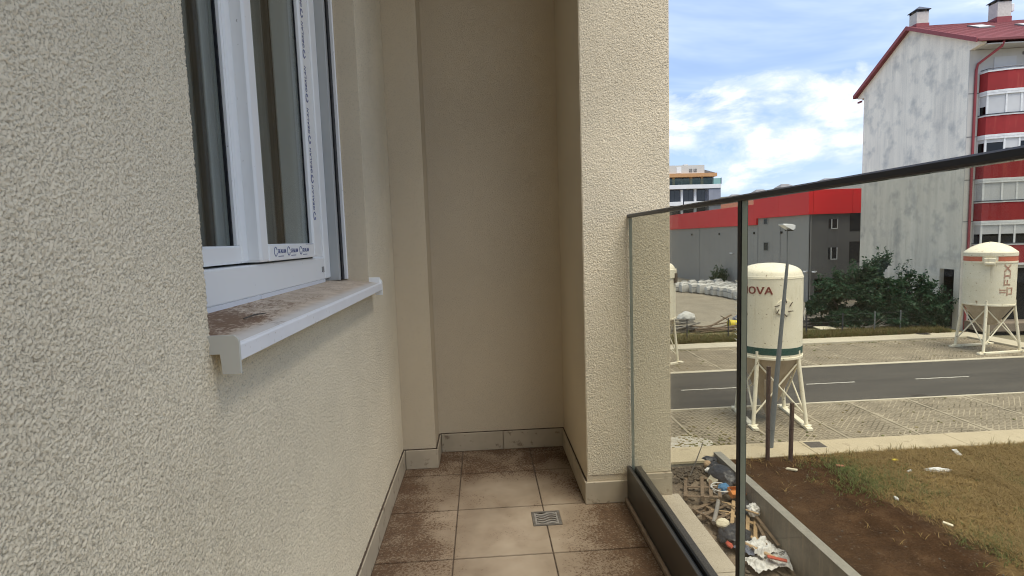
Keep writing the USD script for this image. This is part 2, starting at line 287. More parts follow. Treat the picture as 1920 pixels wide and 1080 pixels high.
def dusty_sill():
    n = {'g': ('geometry', {}), 'x': ('separate_xyz', {}),
         'big': ('noise_texture', {'scale': 9.0, 'detail': 4.0, 'distortion': 0.3}), 'bm': ('math', {'math_type': 'multiply_add', 'value2': 1.2, 'value3': -0.6}),
         'yl': ('map_range', {'from_min': 1.25, 'from_max': 0.95, 'to_min': 0.22, 'to_max': 0.95, 'clamp': True}), 'xf': ('map_range', {'from_min': -0.365, 'from_max': -0.40, 'to_min': -0.9, 'to_max': 0.0, 'clamp': True}),
         's1': ('math', {'math_type': 'add'}), 's2': ('math', {'math_type': 'add'}), 's3': ('math', {'math_type': 'add'}),
         'map': ('mapping', {'scale': (1.6, 0.6, 1.0), 'rotation': (0, 0, 0.5)}), 'fine': ('noise_texture', {'scale': 110.0, 'detail': 6.0, 'roughness': 0.72, 'distortion': 0.4}), 'fm': ('math', {'math_type': 'multiply_add', 'value2': 3.4, 'value3': -1.7}),
         'd': ('map_range', {'range_type': 'smoothstep', 'from_min': 0.25, 'from_max': 1.05, 'to_max': 0.9, 'clamp': True}),
         'dust': ('noise_texture', {'scale': 30.0, 'detail': 3.0}), 'dr': ('rgb_ramp', {'ramp': [(0.35, (0.62, 0.52, 0.41)), (0.65, (0.48, 0.385, 0.29))]}),
         'edge': ('map_range', {'range_type': 'smoothstep', 'from_min': -0.352, 'from_max': -0.39, 'to_min': 0.15, 'to_max': 1.0, 'clamp': True}), 'base': ('mix_color', {'a': (0.62, 0.61, 0.59)}),
         'brown': ('mix_color', {'b': (0.17, 0.095, 0.052)}), 'p': ('principled_bsdf', {'roughness': 0.75, 'specular_ior_level': 0.25})}
    l = [('g.position', 'x.vector'), ('g.position', 'big.vector'), ('big.fac', 'bm.value1'), ('x.y', 'yl.value'), ('x.x', 'xf.value'), ('x.x', 'edge.value'),
         ('bm.value', 's1.value1'), ('yl.result', 's1.value2'), ('s1.value', 's2.value1'), ('xf.result', 's2.value2'),
         ('g.position', 'map.vector'), ('map.vector', 'fine.vector'), ('fine.fac', 'fm.value1'), ('s2.value', 's3.value1'), ('fm.value', 's3.value2'), ('s3.value', 'd.value'),
         ('g.position', 'dust.vector'), ('dust.fac', 'dr.fac'), ('edge.result', 'base.fac'), ('dr.color', 'base.b'), ('base.result', 'brown.a'), ('d.result', 'brown.fac'), ('brown.result', 'p.base_color')]
    LOOKS['dusty_sill'] = usdkit.material(stage, '/World/Looks/dusty_sill', n, l, surface='p.BSDF')
dusty_sill()

mat('soil_far', (0.24, 0.20, 0.145), (0.15, 0.145, 0.085), scale=0.05, rough=0.95)
mat('asphalt', (0.086, 0.077, 0.064), (0.060, 0.054, 0.046), scale=0.8, rough=0.88, detail=7.0, stretch=(0.22, 1.5, 1), grain=0.12, bscale=14, speck=(0.085, 0.078, 0.066), sscale=9, sthr=(0.62, 0.8))
mat('road_paint', (0.62, 0.59, 0.50), (0.40, 0.375, 0.32), scale=6, rough=0.7)
mat('concrete_walk', (0.47, 0.395, 0.265), (0.43, 0.36, 0.24), scale=1.5, rough=0.85, speck=(0.25, 0.195, 0.13), sscale=3.5, sthr=(0.60, 0.80), grain=0.05)
mat('kerb_concrete', (0.53, 0.475, 0.36), (0.47, 0.42, 0.315), scale=2.0, rough=0.85, grain=0.06)
mat('paver_a', (0.31, 0.262, 0.188), (0.27, 0.226, 0.162), scale=1.1, rough=0.9, island=0.10, grain=0.10, bscale=30)
mat('paver_bed', (0.35, 0.30, 0.218), (0.31, 0.265, 0.19), scale=1.2, rough=0.95, grain=0.1, bscale=40)
mat('paver_bed_dark', (0.13, 0.108, 0.074), (0.37, 0.317, 0.228), lo=0.40, hi=0.58, scale=0.9, rough=0.95)
mat('splash', (0.50, 0.465, 0.39), (0.36, 0.315, 0.24), scale=4, rough=0.9)
mat('cover_iron', (0.115, 0.098, 0.080), (0.085, 0.073, 0.060), scale=9, rough=0.7, bump=0.2, bscale=50)
mat('dark_hole', (0.02, 0.018, 0.015), rough=0.9)
def lot_soil():
    """Brown earth that turns to straw litter where the grass grows."""
    n = {'g': ('geometry', {}), 'x': ('separate_xyz', {}), 'a': ('noise_texture', {'scale': 1.4, 'detail': 6.0, 'roughness': 0.65}), 'ar': ('rgb_ramp', {'ramp': [(0.32, (0.030, 0.0155, 0.0075)), (0.52, (0.046, 0.0235, 0.0105)), (0.70, (0.078, 0.043, 0.021))]}),
         'f': ('noise_texture', {'scale': 22.0, 'detail': 5.0, 'roughness': 0.7}), 'fr': ('map_range', {'from_min': 0.3, 'from_max': 0.7, 'to_min': 0.62, 'to_max': 1.45}), 'fh': ('hsv', {}),
         'sp': ('noise_texture', {'scale': 30.0, 'detail': 2.0}), 'spr': ('map_range', {'from_min': 0.66, 'from_max': 0.72, 'clamp': True}), 'spm': ('mix_color', {'b': (0.17, 0.125, 0.085)}),
         'e': ('noise_texture', {'scale': 0.9, 'detail': 4.0}), 'em': ('math', {'math_type': 'multiply_add', 'value2': 3.0, 'value3': -1.5}), 'xe': ('math', {'math_type': 'add'}), 'xr': ('map_range', {'range_type': 'smoothstep', 'from_min': 10.0, 'from_max': 11.6, 'to_max': 0.8, 'clamp': True}),
         's': ('noise_texture', {'scale': 9.0, 'detail': 6.0, 'roughness': 0.75}), 'sr': ('rgb_ramp', {'ramp': [(0.34, (0.10, 0.062, 0.022)), (0.5, (0.22, 0.15, 0.058)), (0.66, (0.36, 0.26, 0.11))]}), 'm': ('mix_color', {}),
         'bn': ('noise_texture', {'scale': 15.0, 'detail': 5.0, 'roughness': 0.65}), 'b': ('bump', {'strength': 0.6, 'distance': 0.03}), 'p': ('principled_bsdf', {'roughness': 0.97, 'specular_ior_level': 0.1})}
    l = [('g.position', 'x.vector'), ('g.position', 'a.vector'), ('a.fac', 'ar.fac'), ('g.position', 'f.vector'), ('f.fac', 'fr.value'), ('ar.color', 'fh.color'), ('fr.result', 'fh.value'), ('g.position', 'sp.vector'), ('sp.fac', 'spr.value'), ('spr.result', 'spm.fac'), ('fh.color', 'spm.a'),
         ('g.position', 'e.vector'), ('e.fac', 'em.value1'), ('x.x', 'xe.value1'), ('em.value', 'xe.value2'), ('xe.value', 'xr.value'), ('g.position', 's.vector'), ('s.fac', 'sr.fac'), ('spm.result', 'm.a'), ('sr.color', 'm.b'), ('xr.result', 'm.fac'), ('m.result', 'p.base_color'),
         ('g.position', 'bn.vector'), ('bn.fac', 'b.height'), ('b.normal', 'p.normal')]
    LOOKS['brown_soil'] = usdkit.material(stage, '/World/Looks/brown_soil', n, l, surface='p.BSDF')
lot_soil()
mat('trench_soil', (0.20, 0.155, 0.11), (0.115, 0.088, 0.062), scale=2.2, rough=0.97, speck=(0.40, 0.35, 0.28), sscale=9, sthr=(0.60, 0.72), bump=0.6, bscale=9, bdist=0.05, grain=0.25)
mat('gravel_yard', (0.32, 0.28, 0.21), (0.25, 0.22, 0.165), scale=0.55, rough=0.95, grain=0.28, bscale=4, speck=(0.125, 0.11, 0.088), sscale=2.4, sthr=(0.60, 0.78))
mat('weed_soil', (0.22, 0.165, 0.08), (0.13, 0.135, 0.055), scale=1.0, rough=0.97, grain=0.3, bscale=8)
mat('concrete_wall', (0.225, 0.205, 0.165), (0.17, 0.155, 0.125), scale=1.6, rough=0.9, streak=(0.33, 0.27, 0.20), stscale=(5, 5, 0.5), st=(0.50, 0.75), bump=0.25, bscale=20)
mat('concrete_cap', (0.26, 0.245, 0.205), (0.215, 0.203, 0.17), scale=4, rough=0.9, speck=(0.12, 0.11, 0.09), sscale=16, sthr=(0.66, 0.72), grain=0.12)
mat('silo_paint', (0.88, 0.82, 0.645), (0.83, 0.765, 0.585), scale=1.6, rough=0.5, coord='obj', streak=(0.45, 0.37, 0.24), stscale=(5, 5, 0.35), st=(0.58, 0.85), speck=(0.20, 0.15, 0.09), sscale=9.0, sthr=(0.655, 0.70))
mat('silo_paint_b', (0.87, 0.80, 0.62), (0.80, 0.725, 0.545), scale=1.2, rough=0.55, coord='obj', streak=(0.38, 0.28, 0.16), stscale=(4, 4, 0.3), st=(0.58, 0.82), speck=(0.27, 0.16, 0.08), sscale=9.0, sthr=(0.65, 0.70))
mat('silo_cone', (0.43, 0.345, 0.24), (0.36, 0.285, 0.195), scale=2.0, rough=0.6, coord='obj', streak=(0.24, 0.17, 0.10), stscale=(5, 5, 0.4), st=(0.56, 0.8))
mat('silo_green', (0.018, 0.070, 0.058), (0.024, 0.085, 0.068), scale=4, rough=0.5, coord='obj')
mat('silo_orange', (0.62, 0.17, 0.085), (0.52, 0.135, 0.07), scale=4, rough=0.55, coord='obj')
mat('letter_red', (0.26, 0.055, 0.045), (0.22, 0.05, 0.04), scale=9, rough=0.6, coord='obj')
mat('letter_faded', (0.40, 0.20, 0.14), (0.55, 0.40, 0.29), scale=5, rough=0.6, coord='obj')
mat('rust_metal', (0.10, 0.072, 0.055), (0.075, 0.052, 0.040), scale=6, rough=0.75)
mat('post_metal', (0.085, 0.055, 0.048), (0.065, 0.042, 0.038), scale=5, rough=0.55, streak=(0.13, 0.08, 0.055), stscale=(20, 20, 1.0))
mat('galvanised', (0.19, 0.205, 0.21), (0.165, 0.18, 0.185), scale=5, rough=0.5, metal=0.2)
mat('white_plastic', (0.74, 0.75, 0.76), rough=0.4)
mat('old_timber', (0.27, 0.19, 0.12), (0.17, 0.12, 0.078), scale=3, rough=0.85, stretch=(3, 3, 3), island=0.25)
mat('new_timber', (0.50, 0.345, 0.185), (0.40, 0.27, 0.14), scale=4, rough=0.8, island=0.2)
mat('grey_timber', (0.36, 0.33, 0.28), (0.25, 0.225, 0.19), scale=2, rough=0.9, island=0.35)
mat('black_bag', (0.022, 0.024, 0.028), (0.035, 0.037, 0.042), scale=8, rough=0.38, bump=0.6, bscale=14, bdist=0.03)
mat('white_sack', (0.66, 0.65, 0.62), (0.52, 0.51, 0.48), scale=6, rough=0.6, bump=0.5, bscale=12, bdist=0.03)
mat('cream_foam', (0.66, 0.60, 0.44), (0.55, 0.49, 0.35), scale=12, rough=0.8)
mat('cardboard', (0.42, 0.30, 0.18), (0.36, 0.25, 0.15), scale=6, rough=0.9)
mat('orange_plastic', (0.60, 0.22, 0.045), (0.45, 0.16, 0.04), scale=12, rough=0.5)
mat('red_plastic', (0.42, 0.085, 0.05), rough=0.5)
mat('yellow_plastic', (0.66, 0.52, 0.05), rough=0.5)
mat('blue_cloth', (0.06, 0.19, 0.34), (0.05, 0.14, 0.26), scale=10, rough=0.8)
mat('blue_grey_film', (0.18, 0.20, 0.26), rough=0.5)
mat('hose_white', (0.52, 0.50, 0.46), rough=0.5)
mat('grey_pipe', (0.20, 0.185, 0.165), (0.25, 0.23, 0.20), scale=5, rough=0.5)
mat('rubble', (0.20, 0.16, 0.115), (0.12, 0.092, 0.066), scale=6, rough=0.95, island=0.45)
mat('brick_red', (0.32, 0.13, 0.075), rough=0.9)
mat('bulk_bag', (0.60, 0.59, 0.55), (0.50, 0.49, 0.45), scale=3, rough=0.8, coord='obj', bump=0.4, bscale=9, bdist=0.04)
mat('bag_stripe', (0.16, 0.17, 0.19), rough=0.8)
mat('red_cladding', (0.80, 0.030, 0.036), (0.75, 0.028, 0.034), scale=0.5, rough=0.45)
mat('grey_cladding', (0.34, 0.33, 0.305), (0.31, 0.30, 0.28), scale=0.3, rough=0.6)
mat('grey_trim', (0.27, 0.27, 0.26), rough=0.6)
mat('dark_cladding', (0.145, 0.142, 0.140), (0.125, 0.123, 0.121), scale=0.4, rough=0.6)
mat('dark_glass', (0.020, 0.022, 0.026), rough=0.12, spec=0.6)
mat('roof_grey', (0.17, 0.165, 0.16), (0.13, 0.125, 0.12), scale=0.7, rough=0.85)
mat('gable_render', (0.88, 0.815, 0.695), (0.80, 0.74, 0.635), scale=0.5, rough=0.92, streak=(0.34, 0.33, 0.31), stscale=(1.5, 1.5, 0.10), st=(0.42, 0.80), stmask=0.22, speck=(0.46, 0.45, 0.42), sscale=0.7, sthr=(0.50, 0.75), coord='obj', grain=0.05, bscale=6)
mat('facade_white', (0.50, 0.485, 0.45), (0.45, 0.437, 0.40), scale=0.8, rough=0.9, coord='obj', streak=(0.42, 0.40, 0.37), stscale=(3, 3, 0.2), st=(0.58, 0.85))
mat('balcony_red', (0.30, 0.022, 0.022), (0.26, 0.020, 0.020), scale=1.2, rough=0.75, coord='obj', streak=(0.42, 0.09, 0.06), stscale=(3, 3, 0.3), st=(0.55, 0.8))
mat('pipe_red', (0.30, 0.055, 0.060), rough=0.6)
mat('roof_red', (0.20, 0.052, 0.056), (0.165, 0.045, 0.049), scale=1.2, rough=0.75, coord='obj')
mat('fascia_red', (0.27, 0.062, 0.066), rough=0.65)
mat('shutter_white', (0.54, 0.54, 0.53), (0.50, 0.50, 0.49), scale=1.4, rough=0.6, coord='obj')
mat('frame_white', (0.72, 0.72, 0.70), rough=0.5)
mat('void_dark', (0.030, 0.028, 0.026), rough=0.95)
mat('terrace_brown', (0.25, 0.20, 0.155), (0.20, 0.16, 0.125), scale=1.5, rough=0.9)
mat('far_white', (0.66, 0.65, 0.63), (0.60, 0.59, 0.575), scale=0.4, rough=0.8)
mat('far_grey', (0.23, 0.24, 0.275), (0.20, 0.21, 0.24), scale=0.6, rough=0.8)
mat('far_beige', (0.55, 0.52, 0.47), rough=0.85)
mat('wood_orange', (0.50, 0.27, 0.12), (0.43, 0.23, 0.10), scale=1.0, rough=0.7)
mat('hill_green', (0.070, 0.080, 0.052), (0.115, 0.110, 0.075), scale=0.05, rough=0.97)
mat('mountain_haze_blue', (0.17, 0.25, 0.36), (0.20, 0.28, 0.39), scale=0.002, rough=1.0, spec=0.0)  # distance haze put into the base colour as blue
mat('tile_roof', (0.26, 0.10, 0.065), (0.20, 0.08, 0.055), scale=0.8, rough=0.9)
def leaves(name, a, b, tr=0.35):
    n = {'g': ('geometry', {}), 'r': ('rgb_ramp', {'ramp': [(0.0, a), (1.0, b)]}), 'd': ('principled_bsdf', {'roughness': 0.55, 'specular_ior_level': 0.35}), 't': ('translucent_bsdf', {}), 'm': ('mix_closure', {'fac': tr})}
    l = [('g.random_per_island', 'r.fac'), ('r.color', 'd.base_color'), ('r.color', 't.color'), ('d.BSDF', 'm.closure1'), ('t.BSDF', 'm.closure2')]
    LOOKS[name] = usdkit.material(stage, '/World/Looks/' + name, n, l, surface='m.closure')
leaves('bush_leaf', (0.026, 0.074, 0.032), (0.110, 0.205, 0.090))
leaves('dry_blade', (0.28, 0.19, 0.07), (0.72, 0.54, 0.25), 0.3)
leaves('green_blade', (0.12, 0.15, 0.04), (0.30, 0.31, 0.10), 0.3)
leaves('weed_blade', (0.17, 0.13, 0.045), (0.58, 0.30, 0.12), 0.3)
mat('twig', (0.12, 0.105, 0.09), (0.085, 0.075, 0.062), scale=6, rough=0.9)

# ------------------------------------------------------------------ terrain, road, pavements
hole = sbox(-12, -30, 7.0, 15.45)
g = MB(); m = trimesh.creation.triangulate_polygon(sbox(-2500, -2500, 2500, 6000).difference(hole), engine='earcut')
v2, f2 = m; g.add(np.column_stack([v2, np.full(len(v2), -0.02)]), f2)
obj('ground', g, 'soil_far', label='open ground reaching to the horizon', kind='structure')
obj('trench_floor', grid(-12, 7.0, -20, 15.45, 120, 220, lambda X, Y: trench_z(Y) + 0.10*(meshkit.fbm(np.stack([X*1.3, Y*1.3, 0*X], -1), 4, 3) - 0.5) - np.where(Y > 15.2, 0.02, 0)), 'trench_soil', smooth=True, label='littered bare soil strip sloping down beside the building', kind='structure')
obj('road', MB().sheet(-60, 120, 20.42, 25.80, -0.004), 'asphalt', label='grey asphalt road crossing the view', kind='structure')
for x0 in (-8.2, -2.7, 2.75, 8.66, 14.45, 19.65, 25.1, 30.6):
    obj('lane_dash', MB().sheet(x0, x0 + (2.57 if x0 != 14.45 else 2.3), 22.90, 22.99, 0.0), 'road_paint', stage.GetPrimAtPath('/World/road'))
walk = thing('sidewalk', 'pale concrete sidewalk strip along the near parking bays', 'sidewalk', kind='structure')
for x0 in np.arange(-40, 60, 5.02):
    obj('concrete_slab', MB().box(x0, x0 + 5.005, 15.50, 16.58, -0.14, 0.03, 0.008), 'concrete_walk', walk)
k1 = thing('near_kerb', 'thin pale kerb between road and near parking bays', 'kerb', kind='structure')
for x0 in np.arange(-30, 60, 1.0):
    obj('kerb_stone', MB().box(x0, x0 + 0.994, 20.30, 20.42, -0.12, 0.012, 0.006), 'kerb_concrete', k1)
k2 = thing('far_kerb', 'pale flush kerb strip between road and far parking bays', 'kerb', kind='structure')
for x0 in np.arange(-10, 60, 1.0):
    obj('kerb_stone', MB().box(x0, x0 + 0.994, 25.80, 26.10, -0.12, 0.015, 0.008), 'kerb_concrete', k2)
k3 = thing('raised_kerb', 'broad raised pale kerb behind the far parking bays', 'kerb', kind='structure')
for x0 in np.arange(-10, 29.4, 3.0):
    x1 = min(x0 + 2.99, 29.74)
    obj('kerb_slab', MB().box(x0, x1, 30.95, 32.25, -0.1, 0.11, 0.012), 'kerb_concrete', k3)
obj('kerb_slab', MB().box(27.2, 28.9, 32.255, 32.75, -0.1, 0.11, 0.01), 'kerb_concrete', k3)
for y0 in (30.95, 28.6, 26.25):
    obj('kerb_slab', MB().box(29.75, 31.0, y0 - (0.0 if y0 < 30 else 0.0), y0 + (1.30 if y0 > 30 else 2.34), -0.1, 0.11, 0.012), 'kerb_concrete', k3)

def parking(name, label, y0, y1, xa, xb, near):
    p = thing(name, label, 'parking bays', kind='structure')
    obj('bed', MB().sheet(xa, xb, y0, y1, -0.012), 'paver_bed_dark', p)
    a = math.pi/4; ca, sa = math.cos(a), math.sin(a); L, W, J = 0.36, 0.138, 0.022
    cx, cyy = (xa + xb)/2, (y0 + y1)/2; ext = math.hypot(xb - xa, y1 - y0)/2 + 1
    cells = []
    for i in range(int(-ext/(W+J)), int(ext/(W+J)) + 1):
        for j in range(int(-ext/(L/2+J)), int(ext/(L/2+J)) + 1):
            lx, ly = j*(L/2+J) + (i % 2)*(L/4), i*(W+J)
            x, y = cx + ca*lx - sa*ly, cyy + sa*lx + ca*ly
            if xa + 0.1 < x < xb - 0.1 and y0 + 0.11 < y < y1 - 0.11 and min(abs((x - 2.02 - 2.5*k)) for k in range(-12, 16)) > 0.14:
                cells.append((x, y))
    cells = np.array(cells)
    d = np.hypot(cells[:, 0], cells[:, 1]); vis = (cells[:, 0]/cells[:, 1] > 0.36) & (cells[:, 0]/cells[:, 1] < 1.12)
    order = np.argsort(np.where(vis, d, d + 1000)); n_ind = 300 if near else 0
    def paver(mb, x, y, tz):
        hx, hy, b = L/4, W/2, 0.010
        bx = np.array([(-hx, -hy), (hx, -hy), (hx, hy), (-hx, hy)]); tp = np.array([(-hx+b, -hy+b), (hx-b, -hy+b), (hx-b, hy-b), (-hx+b, hy-b)])
        q = np.vstack([bx, tp]); X = x + ca*q[:, 0] - sa*q[:, 1]; Y = y + sa*q[:, 0] + ca*q[:, 1]
        Z = np.r_[np.full(4, -0.05), np.full(4, tz)]
        mb.add(np.stack([X, Y, Z], 1), [[4, 5, 6, 7], [0, 1, 5, 4], [1, 2, 6, 5], [2, 3, 7, 6], [3, 0, 4, 7]])
    rest = MB()
    for k, i in enumerate(order):
        x, y = cells[i]; tz = -0.002 + 0.006*random.random()
        if k < n_ind: mb = MB(); paver(mb, x, y, tz); obj('paver', mb, 'paver_a', p)
        else: paver(rest, x, y, tz)
    obj('paver_field', rest, 'paver_a', p, kind='stuff')
    for k in range(-12, 16):                                        # flush divider slabs between bays
        x = 2.02 + 2.5*k
        if xa < x - 0.1 and x + 0.1 < xb: obj('bay_divider', MB().box(x - 0.05, x + 0.05, y0 + 0.01, y1 - 0.01, -0.06, 0.008, 0.004), 'paver_bed', p)
    return p
parking('near_parking', 'near row of parking bays in diagonal grey beige pavers', 16.58, 20.30, 4.0, 24.0, True)
parking('far_parking', 'far row of parking bays in diagonal grey beige pavers', 26.10, 30.95, 8.5, 29.75, False)
# dark crumbs of soil and pebbles on the paving
cr_ = MB()
for k in range(420):
    if k < 170: x, y = rng.normal(6.9, 1.1), 16.6 + abs(rng.normal(0, 0.9))
    elif k < 260: x, y = rng.uniform(7, 19), rng.uniform(16.65, 20.2)
    elif k < 350: x, y = rng.uniform(10, 29.5), 30.9 - abs(rng.normal(0, 0.12))
    else: x, y = rng.uniform(10, 29.5), rng.uniform(26.2, 30.8)
    if not 16.6 < y < 20.3 and not 26.1 < y < 30.95: continue
    s = rng.uniform(0.03, 0.085)*(1.2 if k > 260 else 1)
    cr_.add(*lump((x, y, 0.012), (s*1.5, s, s*0.6), k, sub=1, rz=rng.uniform(0, 3)))
obj('soil_crumbs', cr_, 'weed_soil', label='dark crumbs of soil scattered over the paved bays', cat='debris', kind='stuff')
th = np.linspace(0, 2*np.pi, 40, endpoint=False)
rr_ = 1 + 0.35*(meshkit.fbm(np.stack([np.cos(th)*1.5, np.sin(th)*1.5, 0*th], -1), 3, 5) - 0.5)
sp_ = Polygon(np.stack([6.55 + 0.95*rr_*np.cos(th), 16.95 + 0.62*rr_*np.sin(th)], 1))
v2, f2 = trimesh.creation.triangulate_polygon(sp_.difference(sbox(0, 10, 9, 16.585)), engine='earcut'); obj('mortar_splash', MB().add(np.column_stack([v2, np.full(len(v2), 0.0125)]), f2), 'splash', kind='structure', label='white mortar splash dried on the pavers by the trench end')

def lot_z(X, Y): return 0.02 + 0.10*(meshkit.fbm(np.stack([X*0.8, Y*0.8, 0*X], -1), 4, 11) - 0.5)*np.clip((15.4 - Y)/0.8, 0, 1) - 0.02*(Y > 15.3)
obj('dirt_lot', grid(7.22, 30, -6, 15.50, 240, 220, lot_z), 'brown_soil', smooth=True, label='bare brown earth lot between trench wall and sidewalk', kind='structure')
obj('gravel_yard', MB().sheet(-5, 60, 33.9, 90, -0.008), 'gravel_yard', label='pale gravel storage yard in front of the grey building', kind='structure')
obj('weed_verge', grid(4, 31, 32.26, 36.2, 150, 40, lambda X, Y: 0.03 + 0.12*meshkit.fbm(np.stack([X*1.2, Y*1.2, 0*X], -1), 3, 4)*np.clip((36.2 - Y)/1.0, 0, 1)), 'weed_soil', smooth=True, label='weedy soil strip behind the raised kerb', kind='structure')

def blades(spots, h, spread, n, width, lean=0.7, seed=1):
    r = np.random.default_rng(seed); P = np.repeat(np.asarray(spots), n, 0); k = len(P)
    a = r.uniform(0, 2*np.pi, k); off = r.normal(0, spread, (k, 2)); hh = np.repeat(np.broadcast_to(h, (len(spots),)), n) * r.uniform(0.45, 1.15, k)
    base = P.copy(); base[:, :2] += off; w = width*r.uniform(0.6, 1.3, k); ln = lean*r.uniform(0.2, 1.3, k)*hh
    d = np.stack([np.cos(a), np.sin(a), 0*a], 1); s = np.stack([-np.sin(a), np.cos(a), 0*a], 1)
    mid = base + d*(ln*0.35)[:, None] + np.array([0, 0, 1])*(hh*0.6)[:, None]; tip = base + d*ln[:, None] + np.array([0, 0, 1])*(hh*0.95)[:, None]
    v = np.stack([base - s*w[:, None]/2, base + s*w[:, None]/2, mid + s*w[:, None]*0.4, mid - s*w[:, None]*0.4, tip], 1).reshape(-1, 3)
    i = np.arange(k)[:, None]*5
    return v, np.vstack([i + np.array([[0, 1, 2]]), i + np.array([[0, 2, 3]]), i + np.array([[3, 2, 4]])])
def scatter(n, x0, x1, y0, y1, dens, seed):
    r = np.random.default_rng(seed); x, y = r.uniform(x0, x1, n), r.uniform(y0, y1, n)
    keep = r.uniform(0, 1, n) < dens(x, y)
    x, y = x[keep], y[keep]; return np.stack([x, y, lot_z(x, y)], 1)
sst = lambda a, b, t: (lambda u: u*u*(3 - 2*u))(np.clip((t - a)/(b - a), 0, 1))
nz2 = lambda x, y, s, sd: meshkit.fbm(np.stack([x*s, y*s, 0*x], -1), 4, sd)
def dry(x, y):
    edge = 10.15 + np.clip((12.0 - y)*0.22, 0, 2) + 1.2*(nz2(x, y, 0.9, 2) - 0.5)
    return sst(-0.35, 0.7, x - edge)*(0.35 + 1.1*sst(0.36, 0.6, nz2(x, y, 0.8, 9))) + 0.30*sst(14.7, 15.4, y)*sst(0.45, 0.6, nz2(x, y, 1.6, 6)) + 0.004
def green(x, y):
    return 0.95*np.exp(-(((x - 10.55)/0.85)**2 + ((y - 13.9)/1.05)**2)) + 0.30*sst(0.55, 0.75, nz2(x, y, 0.7, 21))*sst(10.5, 12, x) + 0.02*sst(10, 11, x) + 0.5*np.exp(-(((x - 11.0)/0.5)**2 + ((y - 10.4)/0.6)**2))
sd = scatter(52000, 7.4, 21, 7, 15.47, dry, 3)
obj('dry_grass', blades(sd, 0.09, 0.07, 5, 0.014, 2.2, 4), 'dry_blade', label='flattened straw coloured grass over the earth lot', cat='grass', kind='stuff')
sd = scatter(36000, 7.4, 21, 7, 15.47, green, 5)
obj('green_grass', blades(sd, 0.10, 0.05, 5, 0.012, 1.5, 6), 'green_blade', label='patches of green grass in the earth lot', cat='grass', kind='stuff')
r = np.random.default_rng(8); e = np.stack([r.uniform(7.6, 21, 90), r.normal(15.40, 0.09, 90), np.full(90, 0.02)], 1)
obj('edge_weeds', blades(e, 0.07 + 0.28*r.uniform(0, 1, 90)**2.5, 0.035, 5, 0.009, 0.6, 9), 'weed_blade', label='thin stalky weeds growing along the sidewalk edge', cat='weeds', kind='stuff')
r = np.random.default_rng(12); e = np.stack([r.uniform(9, 30, 5200), 32.35 + np.abs(r.normal(0, 1.0, 5200)), np.full(5200, 0.06)], 1); e = e[e[:, 1] < 36]
obj('verge_weeds', blades(e, r.uniform(0.15, 0.5, len(e)), 0.06, 5, 0.02, 0.6, 13), 'weed_blade', label='brown and rusty weeds behind the raised kerb', cat='weeds', kind='stuff')
e = np.stack([r.uniform(9, 30, 3400), 32.4 + np.abs(r.normal(0, 1.1, 3400)), np.full(3400, 0.05)], 1); e = e[e[:, 1] < 36]
obj('verge_grass', blades(e, r.uniform(0.12, 0.42, len(e)), 0.06, 5, 0.02, 0.6, 14), 'green_blade', label='green weeds behind the raised kerb', cat='weeds', kind='stuff')
# pebbles on the bare earth
pb = MB()
for k in range(420):
    x, y = r.uniform(7.3, 17), r.uniform(7.5, 15.3); s = r.uniform(0.015, 0.05)
    pb.add(*lump((x, y, float(lot_z(np.array(x), np.array(y))) + s*0.15), (s*1.4, s, s*0.7), k, sub=1, rz=k))
obj('pebbles', pb, 'rubble', label='pale pebbles strewn over the brown earth', cat='pebbles', kind='stuff')

